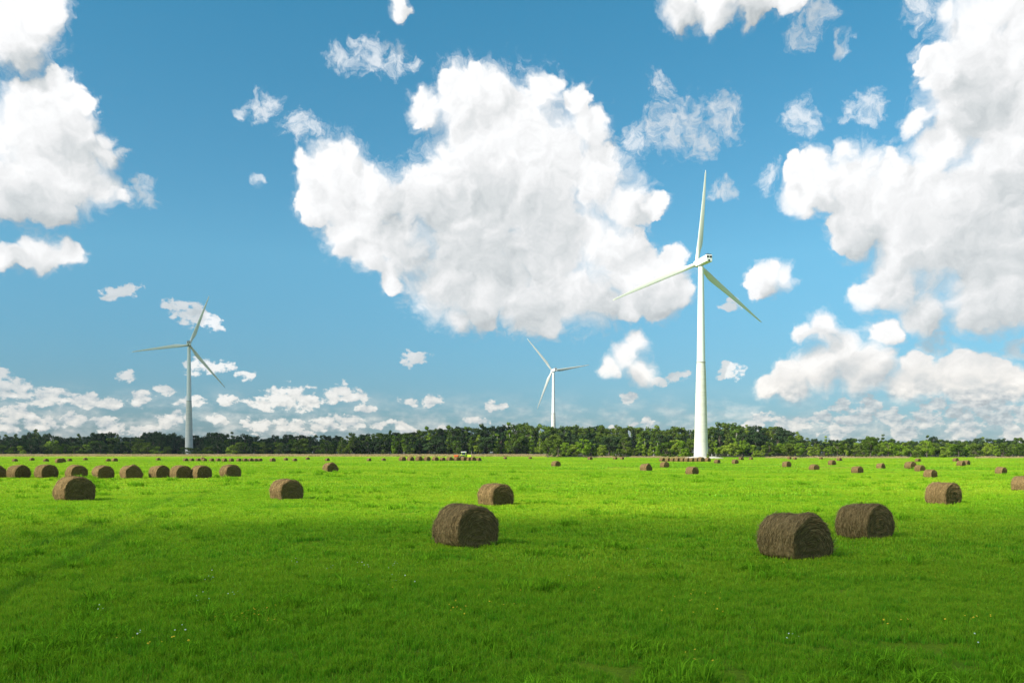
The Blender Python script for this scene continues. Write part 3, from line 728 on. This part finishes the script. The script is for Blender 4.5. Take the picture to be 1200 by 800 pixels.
# ------------------------------------------------------------------ wind turbines
RB = 41.4; HUB = 85.0; ZC = 41.5   # blade radius, hub height, top of the concrete
def blade_mesh():
    secs = []
    n = 28
    for i in range(n + 1):
        t = i / n; r = 1.2 + (RB - 1.2) * t
        if t < 0.05: ch, th = 1.75, 1.75
        else:
            k = min(1, (t - 0.05) / 0.15); k = k * k * (3 - 2 * k)
            full = 2.75 * (1 - (t - 0.2) * 1.02) if t > 0.2 else 2.75
            full = max(full, 0.45) if t < 0.985 else 0.25
            ch = 1.75 * (1 - k) + full * k; th = 1.75 * (1 - k) + full * (0.26 - 0.12 * t) * k
        tw = R(16) * (1 - t) ** 2
        ring = []
        m_ = 20
        rd = max(0, 1 - max(0, (t - 0.05) / 0.15))      # 1 = round root, 0 = airfoil
        for j in range(m_):
            a = 2 * math.pi * j / m_
            cx_ = math.cos(a) * 0.5
            xx = cx_ * ch
            prof = math.sin(a) * 0.5
            af = prof * (0.45 + 0.75 * (0.5 - cx_))      # thick at the leading edge (-x), thin at the trailing edge
            yy = th * (prof * rd + af * (1 - rd))
            xx += ch * 0.22 * (1 - rd)                   # pitch axis at about a quarter chord
            x2 = xx * math.cos(tw) - yy * math.sin(tw); y2 = xx * math.sin(tw) + yy * math.cos(tw)
            ring.append((x2, y2 + 1.1 * t * t, r))
        secs.append(ring)
    m_ = len(secs[0]); vs = [p for s_ in secs for p in s_]; fs = []
    for i in range(len(secs) - 1):
        for j in range(m_):
            j2 = (j + 1) % m_; fs.append((i * m_ + j, i * m_ + j2, (i + 1) * m_ + j2, (i + 1) * m_ + j))
    fs.append(tuple(range(m_))[::-1]); fs.append(tuple((len(secs) - 1) * m_ + j for j in range(m_)))
    return vs, fs
def tower_r(z):
    if z < ZC: return 3.1 - (3.1 - 1.98) * (z / ZC) ** 0.92
    return 1.80 - (1.80 - 1.18) * ((z - ZC) / (HUB - 2 - ZC))
def make_turbine():
    root = bpy.data.objects.new('wind_turbine', None); root.empty_display_size = 3; link(root)
    nr = 11; hr = ZC / nr
    for i in range(nr):
        z0, z1 = i * hr + (0.0 if i else -1.0), (i + 1) * hr
        r0, r1 = tower_r(max(0, z0)), tower_r(z1)
        vs, fs = revolve([(z0, r0 - 0.04), (z0 + 0.05, r0), (z1 - 0.05, r1), (z1, r1 - 0.04)], 48)
        mesh_obj('concrete_ring', vs, fs, M['concrete'], root, smooth=True).data.set_sharp_from_angle(angle=R(12))
    vs, fs = revolve([(ZC + 0.002, 1.98), (ZC + 0.35, 1.98), (ZC + 0.35, 1.8)], 48); mesh_obj('collar', vs, fs, M['joint'], root)
    ns = 3; hs = (HUB - 2 - ZC - 0.36) / ns
    for i in range(ns):
        z0 = ZC + 0.36 + i * hs; z1 = z0 + hs - 0.02
        vs, fs = revolve([(z0, tower_r(z0)), (z0 + hs * .5, tower_r(z0 + hs * .5)), (z1, tower_r(z1))], 48)
        o = mesh_obj('steel_section', vs, fs, M['paint'], root); o.data.polygons.foreach_set('use_smooth', [True] * len(fs)); o.data.set_sharp_from_angle(angle=R(12))
    # nacelle, rear towards -Y, rotor on +Y
    bm = rbox((2.9, 10.8, 3.2), (0, 0, 0), 0.35, seg=3)
    for v in bm.verts:
        if v.co.y < -3.5: v.co.z = v.co.z * 0.94 + 0.08
        if v.co.y > 3.8: v.co.x *= 0.86; v.co.z *= 0.88
    bmesh.ops.translate(bm, verts=bm.verts, vec=(0, -2.6, HUB))
    nac = bm_obj('nacelle', bm, M['paint'], root)
    for sx_ in (-1, 1):
        bm_obj('vent', rbox((1.0, 0.12, 0.85), (sx_ * 0.64, -8.0, HUB + 0.65), 0.04), M['vent'], nac)
    bm_obj('lower_vent', rbox((0.8, 0.12, 0.7), (-0.1, -8.0, HUB - 0.85), 0.04), M['vent'], nac)
    bm_obj('roof_cooler', rbox((2.3, 0.8, 0.4), (0, -7.2, HUB + 1.75), 0.08), M['vent'], nac)
    vs, fs = revolve([(0, 0.05), (1.5, 0.04)], 8); o = mesh_obj('anemometer_mast', vs, fs, M['metal'], nac); o.location = (0.5, -5.8, HUB + 1.55)
    vs, fs = revolve([(-1.4, 1.42), (-0.2, 1.55), (0.8, 1.4), (1.5, 0.95), (1.9, 0.35), (1.95, 0.02)], 28)
    hub = mesh_obj('hub', vs, fs, M['paint'], root, smooth=True)
    hub.rotation_euler = (R(-90 + 4), 0, 0); hub.location = (0, 4.1, HUB + 0.2)
    bv, bf = blade_mesh()
    for k in range(3):
        b = mesh_obj('blade', bv, bf, M['blade'], root, smooth=True) if k == 0 else link(bpy.data.objects.new('blade', first.data), root)
        if k == 0: first = b
    return root
def pose(root, px, dist, yaw, a0):
    x = (px - CX) / F * dist
    root.location = (x, dist, T(x, dist)); root.rotation_euler = (0, 0, R(yaw))
    bl = [c for c in root.children if c.name.startswith('blade')]
    for k, b in enumerate(bl):
        b.matrix_local = Matrix.Translation((0, 4.2, HUB + 0.2)) @ Matrix.Rotation(R(4), 4, 'X') @ Matrix.Rotation(R(a0 + 120 * k), 4, 'Y') @ Matrix.Rotation(R(-2.0), 4, 'X')
t1 = make_turbine(); t2 = copy_tree(t1); t3 = copy_tree(t1)
pose(t1, 821.5, 370.0, 13.0, 5.5)
pose(t2, 221.5, 655.0, 19.0, 20.5)
pose(t3, 648.5, 862.0, 15.0, 80.0)
GT = 'wind turbines beyond the meadow'
tag(t1, 'biggest white wind turbine with concrete lower tower, right of centre', 'wind turbine', GT)
tag(t2, 'greyish wind turbine at the left, its foot hidden by trees', 'wind turbine', GT)
tag(t3, 'smallest wind turbine rising behind the wood in the middle', 'wind turbine', GT)
# pale gravel mound at the foot of the near turbine
bm = bmesh.new(); x0, y0 = t1.location.x, t1.location.y
rings = []
for j, (rr, zz) in enumerate([(8.4, -0.3), (7.6, 0.12), (6.0, 0.55), (4.2, 0.85), (2.0, 0.9)]):
    ring = []
    for k in range(40):
        a = 2 * math.pi * k / 40
        n = 1 + 0.16 * mnoise.noise(Vector((math.cos(a) * 2, math.sin(a) * 2, j * 0.4)))
        ring.append(bm.verts.new((rr * n * math.cos(a) * 1.1 + 1.2, rr * n * math.sin(a), zz + 0.12 * mnoise.noise(Vector((a * 3, j, 1))))))
    rings.append(ring)
for j in range(4):
    for k in range(40): bm.faces.new((rings[j][k], rings[j][(k + 1) % 40], rings[j + 1][(k + 1) % 40], rings[j + 1][k]))
bm.faces.new(rings[-1])
mound = bm_obj('gravel_mound', bm, M['gravel'], smooth=True); mound.location = (x0, y0, T(x0, y0))
tag(mound, 'low pale gravel mound round the foot of the big white turbine', 'gravel mound')


# ------------------------------------------------------------------ tractor
def wheel(parent, x, y, r, w):
    vs, fs = revolve([(-w / 2, r * 0.6), (-w / 2, r * 0.92), (-w * 0.38, r), (w * 0.38, r), (w / 2, r * 0.92), (w / 2, r * 0.6)], 28)
    o = mesh_obj('wheel', vs, fs, M['rubber'], parent); o.rotation_euler = (R(90), 0, 0); o.location = (x, y, r)
    sg = -1 if y < 0 else 1
    vs, fs = revolve([(-0.02, r * 0.58), (0.04, r * 0.5), (0.04, r * 0.2), (0.10, r * 0.16)], 20)
    rm = mesh_obj('rim', vs, fs, M['rim'], o); rm.location = (0, 0, -sg * (w / 2 + 0.02)); rm.rotation_euler = (0 if sg < 0 else R(180), 0, 0)
    for k in range(14):                                           # tread lugs
        a = 2 * math.pi * k / 14
        lg = bm_obj('tread_lug', rbox((0.12, 0.10, w * 0.8), (r * 1.0, 0, 0), 0.02, rot=None), M['rubber'], o); lg.rotation_euler = (0, 0, a)
x, y = (545.5 - CX) / F * 292, 292.0
tr = empty('tractor', (x, y, T(x, y)), R(-4))
bm_obj('bonnet', rbox((1.9, 0.95, 0.85), (1.15, 0, 1.55), 0.14, taper=(0.92, 0.85), seg=3), M['lime'], tr)
bm_obj('grille', rbox((0.06, 0.6, 0.55), (2.11, 0, 1.50), 0.02), M['vent'], tr)
bm_obj('chassis', rbox((3.2, 0.6, 0.45), (0.5, 0, 0.95), 0.05), M['metal'], tr)
cab = bm_obj('cab', rbox((1.55, 1.6, 1.35), (-0.55, 0, 2.10), 0.12, taper=(0.88, 0.88)), M['glass'], tr)
bm_obj('roof', rbox((1.75, 1.75, 0.28), (-0.58, 0, 2.93), 0.10, seg=3), M['white'], cab)
for sx_ in (-1, 1):
    for sy_ in (-1, 1):
        bm_obj('pillar', rbox((0.10, 0.10, 1.4), (-0.55 + sx_ * 0.70, sy_ * 0.73, 2.1), 0.02), M['lime'], cab)
    bm_obj('door_panel', rbox((1.2, 0.05, 0.5), (-0.55, sx_ * 0.80, 1.65), 0.02), M['lime'], cab)
for sy_ in (-1, 1):
    bm_obj('mudguard', rbox((1.5, 0.5, 0.16), (-0.95, sy_ * 0.95, 1.82), 0.06, seg=3), M['lime'], tr)
    wheel(tr, -0.95, sy_ * 0.95, 0.88, 0.5); wheel(tr, 1.55, sy_ * 0.85, 0.62, 0.4)
vs, fs = revolve([(0, 0.05), (1.0, 0.05), (1.15, 0.04)], 10); o = mesh_obj('exhaust', vs, fs, M['metal'], tr); o.location = (0.5, -0.42, 1.9)
tag(tr, 'lime green tractor with white cab roof behind the far middle bale row', 'tractor')
mw = empty('hay_implement', (x - 2.9, y, T(x - 2.9, y)), R(-4))
bm_obj('drum_body', rbox((1.5, 2.0, 0.7), (-0.2, 0, 1.55), 0.18, seg=3), M['orange'], mw)
bm_obj('drawbar', rbox((1.5, 0.16, 0.16), (0.7, 0, 0.95), 0.03), M['orange'], mw)
bm_obj('frame', rbox((1.5, 1.7, 0.5), (-0.2, 0, 0.95), 0.08), M['metal'], mw)
for sy_ in (-1, 1): wheel(mw, -0.3, sy_ * 1.05, 0.5, 0.28)
tag(mw, 'red orange farm implement hitched behind the lime green tractor', 'implement')


# ------------------------------------------------------------------ trees
def crown_mesh(name, clusters, nleaf, size, mat, seed, flatten=0.75):
    rs = np.random.default_rng(seed)
    c = np.array([k[:3] for k in clusters]); r = np.array([k[3] for k in clusters])
    w = r ** 2; own = rs.choice(len(c), nleaf, p=w / w.sum())
    d = rs.normal(size=(nleaf, 3)); d /= np.linalg.norm(d, axis=1)[:, None]
    rad = r[own] * (0.55 + 0.5 * rs.random(nleaf) ** 0.6)
    p = c[own] + d * rad[:, None] * np.array([1, 1, flatten])
    nrm = d + rs.normal(0, 0.45, (nleaf, 3)); nrm /= np.linalg.norm(nrm, axis=1)[:, None]
    t = np.cross(nrm, rs.normal(size=(nleaf, 3))); t /= np.linalg.norm(t, axis=1)[:, None]; b = np.cross(nrm, t)
    s = size * rs.uniform(0.6, 1.35, nleaf)[:, None]
    v = np.stack([p - t * s - b * s * .5, p + t * s * .9 - b * s * .6, p + t * s * .7 + b * s * .7, p - t * s * .6 + b * s * .8], 1).reshape(-1, 3)
    me = bpy.data.meshes.new(name); f = np.arange(nleaf * 4).reshape(-1, 4)
    me.from_pydata(v.tolist(), [], f.tolist()); me.update(); me.materials.append(mat); return me
def limb(bm, p0, p1, r0, r1, seg=7):
    p0, p1 = Vector(p0), Vector(p1); ax = (p1 - p0).normalized(); u = ax.orthogonal().normalized(); w = ax.cross(u)
    a = [bm.verts.new(p0 + (u * math.cos(2 * math.pi * k / seg) + w * math.sin(2 * math.pi * k / seg)) * r0) for k in range(seg)]
    b = [bm.verts.new(p1 + (u * math.cos(2 * math.pi * k / seg) + w * math.sin(2 * math.pi * k / seg)) * r1) for k in range(seg)]
    for k in range(seg): bm.faces.new((a[k], a[(k + 1) % seg], b[(k + 1) % seg], b[k]))
TREES = {}
def make_kind(kind, nvar):
    out_ = []
    for s in range(nvar):
        rs = random.Random(hash((kind, s)) % 9973 if False else s * 17 + len(kind) * 101 + ord(kind[0]))
        H = 10.0; cl = []; bm = bmesh.new()
        if kind == 'broadleaf':
            Wd = rs.uniform(3.0, 3.9)
            limb(bm, (0, 0, -0.5), (0, 0, 3.2), 0.26, 0.19); limb(bm, (0, 0, 3.2), (0.2, 0.1, 7.8), 0.19, 0.05)
            for _ in range(26):
                a = rs.uniform(0, 6.28); z = rs.uniform(1.6, 9.0); env = math.sin(math.pi * min(1, max(0.08, (z - 0.3) / 9.9)) ** 0.9)
                rr = Wd * env * rs.uniform(0.35, 0.95); cr = rs.uniform(0.75, 1.35) * (0.55 + 0.55 * env)
                cl.append((rr * math.cos(a), rr * math.sin(a), z, cr)); 
                if rs.random() < 0.6: limb(bm, (0, 0, min(z * 0.7, 5)), (rr * math.cos(a), rr * math.sin(a), z), 0.08, 0.02, 5)
            n, sz, mats, fl = 2600, 0.21, ('leaf_dark', 'leaf_mid', 'leaf_light'), 0.8
        elif kind == 'birch':
            Wd = rs.uniform(1.6, 2.1)
            limb(bm, (0, 0, -0.5), (0, 0, 4), 0.16, 0.12); limb(bm, (0, 0, 4), (0.1, 0, 9.4), 0.12, 0.02)
            for _ in range(24):
                a = rs.uniform(0, 6.28); z = rs.uniform(1.3, 9.5); env = (min(1, z / 3.0)) * (1 - max(0, (z - 3.5) / 6.9)) ** 0.75
                rr = Wd * env * rs.uniform(0.2, 0.9); cl.append((rr * math.cos(a), rr * math.sin(a), z, rs.uniform(0.55, 0.95) * (0.5 + 0.5 * env)))
                if rs.random() < 0.5: limb(bm, (0, 0, z * 0.75), (rr * math.cos(a), rr * math.sin(a), z), 0.05, 0.015, 5)
            n, sz, mats, fl = 2000, 0.17, ('leaf_mid', 'leaf_light', 'leaf_light'), 1.1
        elif kind == 'spruce':
            limb(bm, (0, 0, -0.5), (0, 0, 9.6), 0.20, 0.03)
            z = 0.8
            while z < 9.9:
                rr0 = 2.0 * (1 - z / 10.3) ** 0.85
                for k in range(7):
                    a = rs.uniform(0, 6.28); rr = rr0 * rs.uniform(0.35, 0.95); cl.append((rr * math.cos(a), rr * math.sin(a), z - rr * 0.22 + rs.uniform(-0.35, 0.35), 0.32 + 0.30 * rr0))
                z += 0.62
            n, sz, mats, fl = 2300, 0.16, ('needle', 'needle', 'leaf_dark'), 0.9
        elif kind == 'pine':
            limb(bm, (0, 0, -0.5), (0.1, 0, 9.0), 0.2, 0.06)
            for _ in range(26):
                a = rs.uniform(0, 6.28); z = rs.uniform(2.6, 9.2); env = math.sin(math.pi * (z - 1.0) / 9.4)
                rr = 2.3 * env * rs.uniform(0.2, 0.95); cl.append((rr * math.cos(a), rr * math.sin(a), z, rs.uniform(0.6, 1.1)))
                limb(bm, (0.05, 0, z - 0.8), (rr * math.cos(a), rr * math.sin(a), z), 0.06, 0.02, 5)
            n, sz, mats, fl = 2000, 0.18, ('needle', 'leaf_dark', 'needle'), 0.6
        else:  # shrub
            for _ in range(6): a = rs.uniform(0, 6.28); limb(bm, (0, 0, -0.4), (2.2 * math.cos(a), 2.2 * math.sin(a), 6), 0.14, 0.04, 5)
            for _ in range(22):
                a = rs.uniform(0, 6.28); z = rs.uniform(0.6, 8.6); env = math.cos(math.pi / 2 * max(0, z - 2.5) / 7.6)
                rr = 4.2 * env * rs.uniform(0.2, 0.95); cl.append((rr * math.cos(a), rr * math.sin(a), z, rs.uniform(0.9, 1.6)))
            n, sz, mats, fl = 1900, 0.28, ('leaf_mid', 'leaf_light', 'leaf_mid'), 0.85
        tm = bpy.data.meshes.new('trunk'); bm.to_mesh(tm); bm.free(); tm.materials.append(M['birch' if kind == 'birch' else 'bark'])
        for li in range(3):
            out_.append((tm, crown_mesh('crown', cl, n, sz, M[mats[li]], s * 31 + li + len(kind) * 7, fl), li))
    TREES[kind] = out_
for k, nv in (('broadleaf', 4), ('birch', 3), ('spruce', 2), ('pine', 2), ('shrub', 3)): make_kind(k, nv)
NAMES = {'broadleaf': 'broadleaf_tree', 'birch': 'birch_tree', 'spruce': 'spruce_tree', 'pine': 'pine_tree', 'shrub': 'shrub'}
def tree(kind, px, d, ytop, tone, label, group, wide=1.0):
    x = (px - CX) / F * d; z = T(x, d)
    h = max(1.2, ((HY - ytop) * d / F + CAMH - z) * 1.08)
    cand = [v for v in TREES[kind] if v[2] == tone] or TREES[kind]
    tm, cm, _ = random.choice(cand)
    r = empty(NAMES[kind], (x, d, z), random.uniform(0, 6.28))
    s = h / 10.0; w = s * wide * random.uniform(0.9, 1.15) * (1.0 if h > 8 else 1.15)
    r.scale = (w, w, s)
    link(bpy.data.objects.new('trunk', tm), r); link(bpy.data.objects.new('crown', cm), r)
    tag(r, label, 'shrub' if kind == 'shrub' else 'tree', group)
    return r
TOP = [(-60, 511), (0, 511), (25, 511), (40, 505), (55, 509), (70, 511), (100, 511), (118, 508), (125, 506), (140, 511), (165, 509), (190, 506), (202, 508), (215, 512), (240, 509), (258, 506),
       (275, 508), (300, 511), (320, 511), (350, 509), (365, 509), (380, 511), (410, 512), (440, 508), (450, 506), (460, 506), (480, 504), (500, 503), (520, 502), (545, 501), (570, 501), (590, 499), (600, 496),
       (615, 497), (630, 500), (650, 501), (690, 499), (700, 500), (720, 501), (760, 501), (790, 501), (810, 503), (835, 498), (847, 496), (865, 498), (880, 500), (900, 499), (912, 500), (925, 504), (935, 509),
       (942, 513), (955, 514), (985, 516), (1000, 514), (1020, 511), (1035, 513), (1050, 515), (1075, 516), (1088, 512), (1100, 515), (1130, 515), (1150, 514), (1170, 515), (1200, 513), (1270, 513)]
tx, ty_ = [a for a, b in TOP], [b for a, b in TOP]
def topy(px): return float(np.interp(px, tx, ty_))
def where(px):
    if px < 215: return 'left of the grey turbine'
    if px < 400: return 'right of the grey turbine'
    if px < 640: return 'behind the tractor'
    if px < 822: return 'left of the big white tower'
    if px < 945: return 'right of the big white tower'
    return 'at the right end of the woods'
COUNT = {}
TENS = ['', '', 'twenty', 'thirty', 'forty']
ONES = ORD + ['fifteenth', 'sixteenth', 'seventeenth', 'eighteenth', 'nineteenth', 'twentieth']
def nth(key):
    n = COUNT[key] = COUNT.get(key, 0) + 1
    return ONES[n - 1] if n <= 20 else (TENS[n // 10] + '-' + ONES[n % 10 - 1] if n % 10 else TENS[n // 10][:-1] + 'ieth')
def pick(ws): return random.choices([k for k, _ in ws], [w for _, w in ws])[0]
# back row carries the outline of the woods
px = -45
while px < 1245:
    if px < 400: d, ws, tones = random.uniform(668, 700), [('broadleaf', 10), ('birch', 1)], [0]  # left wood all in dark leaves: cloud shade put into their colour
    elif px < 640: d, ws, tones = random.uniform(575, 610), [('broadleaf', 6), ('birch', 3)], [0, 1, 1]
    elif px < 945: d, ws, tones = random.uniform(590, 630), [('broadleaf', 8), ('birch', 1)], [0, 1, 1]
    else: d, ws, tones = random.uniform(580, 620), [('broadleaf', 8), ('birch', 1)], [0, 0, 1]
    k = pick(ws)
    tree(k, px, d, topy(px) + random.uniform(-2.0, 2.6) - (0.8 if k in ('spruce', 'birch') else 0), random.choice(tones),
         f'{NAMES[k].replace("_", " ")} in the back row of the wood {where(px)}', 'back row of the wood ' + where(px), wide=1.25 if k != 'broadleaf' else 1.05)
    px += random.uniform(5.0, 8.5)
# middle row, a little lower
px = -45
while px < 1245:
    f_ = random.uniform(0.25, 0.5)
    yt = topy(px) + f_ * (531 - topy(px)) * 0.75
    if px < 400:
        d, ws, tones = random.uniform(575, 630), [('broadleaf', 6), ('shrub', 1), ('spruce', 2), ('birch', 1)], [0, 0, 0, 1]  # mostly dark leaves here too, carrying the cloud shade
        if 208 < px < 236: yt = random.uniform(523.2, 525); d = random.uniform(600, 630); ws = [('shrub', 1)]; tones = [0]
    elif px < 640: d, ws, tones = random.uniform(548, 568), [('broadleaf', 4), ('birch', 4), ('spruce', 1)], [0, 1, 0]
    elif px < 945: d, ws, tones = random.uniform(520, 560), [('broadleaf', 6), ('birch', 2), ('spruce', 1)], [0, 0, 1]
    else: d, ws, tones = random.uniform(480, 540), [('broadleaf', 6), ('birch', 2)], [0, 1, 1, 2]
    k = pick(ws)
    tree(k, px, d, yt, random.choice(tones), f'{NAMES[k].replace("_", " ")} in the middle row of the wood {where(px)}', 'middle row of the wood ' + where(px), wide=1.35 if k != 'broadleaf' else 1.15)
    px += random.uniform(7, 11)
# front row at the wood edge
px = -45
while px < 400:
    if not 205 < px < 238:
        k = pick([('broadleaf', 3), ('shrub', 3)])
        tree(k, px, random.uniform(556, 572), random.uniform(517, 523), random.choice([0, 0, 1]), f'{nth((k, where(px), 1))} {NAMES[k].replace("_", " ")} from the left at the wood edge {where(px)}', 'wood edge ' + where(px), wide=1.3)
    px += random.uniform(8, 13)
while px < 640:
    k = pick([('broadleaf', 3), ('birch', 3)])
    tree(k, px, random.uniform(545, 552), random.uniform(508, 517), random.choice([0, 0, 1]), f'{nth((k, where(px), 1))} {NAMES[k].replace("_", " ")} from the left at the wood edge {where(px)}', 'wood edge ' + where(px), wide=1.4)
    px += random.uniform(8, 12)
px = 642
while px < 1245:
    if px < 812: yt = {True: random.uniform(513, 520), False: random.uniform(520, 529)}[px < 690 or px > 745]
    elif px < 830: yt = random.uniform(526, 531)
    elif px < 945: yt = random.uniform(515, 524)
    else: yt = topy(px) + random.uniform(2.0, 9.0)
    k = pick([('broadleaf', 4), ('birch', 3), ('shrub', 2)])
    tree(k, px, random.uniform(405, 440), yt, random.choice([1, 2, 2]), f'{nth((k, where(px), 2))} light green {NAMES[k].replace("_", " ")} from left, meadow edge {where(px)}', 'meadow edge ' + where(px), wide=1.15)
    px += random.uniform(7.5, 13)
for px, yt, k in [(1020, 511, 'broadleaf'), (1086, 516, 'broadleaf'), (1075, 524, 'shrub'), (272, 521, 'shrub')]:
    tree(k, px, 398 if px > 600 else 553, yt, 2 if px > 1030 else 1, {1020: 'round dark crowned tree standing above the right meadow edge', 1086: 'round light green tree in front of the right woods', 1075: 'low bush left of the round light green tree', 272: 'pale rounded bush right of the grey turbine'}[px], 'single trees at the meadow edge')
tree('birch', 829.5, 361, 529.5, 2, 'sapling standing in front of the big white tower foot', 'single trees at the meadow edge')
# unseen depth of the woods: one mass of foliage behind the rows
cl = []
for _ in range(900):
    px = random.uniform(-80, 1280); d = random.uniform(705, 740) if px < 400 else random.uniform(640, 670)
    x = (px - CX) / F * d; h = (HY - topy(px)) * d / F + CAMH
    cl.append((x, d, T(x, d) + random.uniform(0.0, 0.72) * (h - T(x, d)), random.uniform(2.5, 4.2)))
fm = crown_mesh('deep_wood', cl, 26000, 0.75, M['leaf_dark'], 5)
dw = link(bpy.data.objects.new('deep_wood', fm)); tag(dw, 'dark depth of the woods behind the rows of trees', 'wood', kind='stuff')


# ------------------------------------------------------------------ meadow flowers
def flowers(name, clusters, mat, label, size, hgt):
    vs, fs = [], []
    for (px, py, n, spx, spy) in clusters:
        for _ in range((n * 2 + 2) // 3):
            x, y, z = ground_hit(px + random.gauss(0, spx), max(560, py + random.gauss(0, spy)))
            h = random.uniform(*hgt); s = size * random.uniform(0.7, 1.3); k = len(vs)
            tl = Vector((random.uniform(-.5, .5), random.uniform(-.9, .2), 1)).normalized(); u = tl.orthogonal().normalized(); w = tl.cross(u)
            c = Vector((x, y, z + h)); vs.append(c + tl * s * 0.3)
            for j in range(6): a = j * math.pi / 3; vs.append(c + (u * math.cos(a) + w * math.sin(a)) * s)
            for j in range(6): fs.append((k, k + 1 + j, k + 1 + (j + 1) % 6))
    o = mesh_obj(name, vs, fs, mat); tag(o, label, 'wildflowers', kind='stuff')
flowers('yellow_wildflowers', [(300, 730, 34, 22, 5), (185, 765, 14, 25, 4), (540, 720, 22, 26, 5), (700, 660, 12, 25, 8), (690, 690, 16, 16, 6), (815, 715, 22, 22, 10), (1105, 680, 10, 18, 5), (1130, 735, 14, 18, 6), (1065, 742, 6, 16, 5), (930, 665, 8, 30, 5), (820, 782, 6, 10, 3), (640, 700, 8, 80, 14)],
        M['fl_yellow'], 'scattered small yellow flowers in the near grass', 0.014, (0.12, 0.2))
flowers('white_wildflowers', [(345, 665, 5, 4, 2), (386, 672, 5, 4, 2), (428, 669, 8, 6, 2), (463, 669, 8, 4, 2), (245, 684, 8, 6, 4), (282, 704, 7, 6, 2), (470, 690, 8, 14, 5), (232, 713, 5, 8, 3), (163, 752, 4, 2, 1), (212, 748, 4, 4, 2), (115, 725, 4, 6, 2), (915, 762, 6, 8, 3), (1140, 762, 3, 4, 2), (740, 660, 6, 30, 10)],
        M['fl_white'], 'scattered small white flowers in the near grass', 0.011, (0.12, 0.2))


# ------------------------------------------------------------------ thin summer haze in the air
bm = rbox((2600, 1900, 131.0), (0, 800, 64.0), 0.5, seg=1)
m, q, out = new_mat('summer_haze')
vp = q.node('ShaderNodeVolumePrincipled'); vp.inputs['Color'].default_value = (0.78, 0.88, 1.0, 1); vp.inputs['Density'].default_value = 0.00004; vp.inputs['Anisotropy'].default_value = 0.0
q.l.new(vp.outputs[0], out.inputs['Volume'])
hz = bm_obj('haze', bm, m); tag(hz, 'thin bluish haze over the meadow and woods', 'haze', kind='stuff')
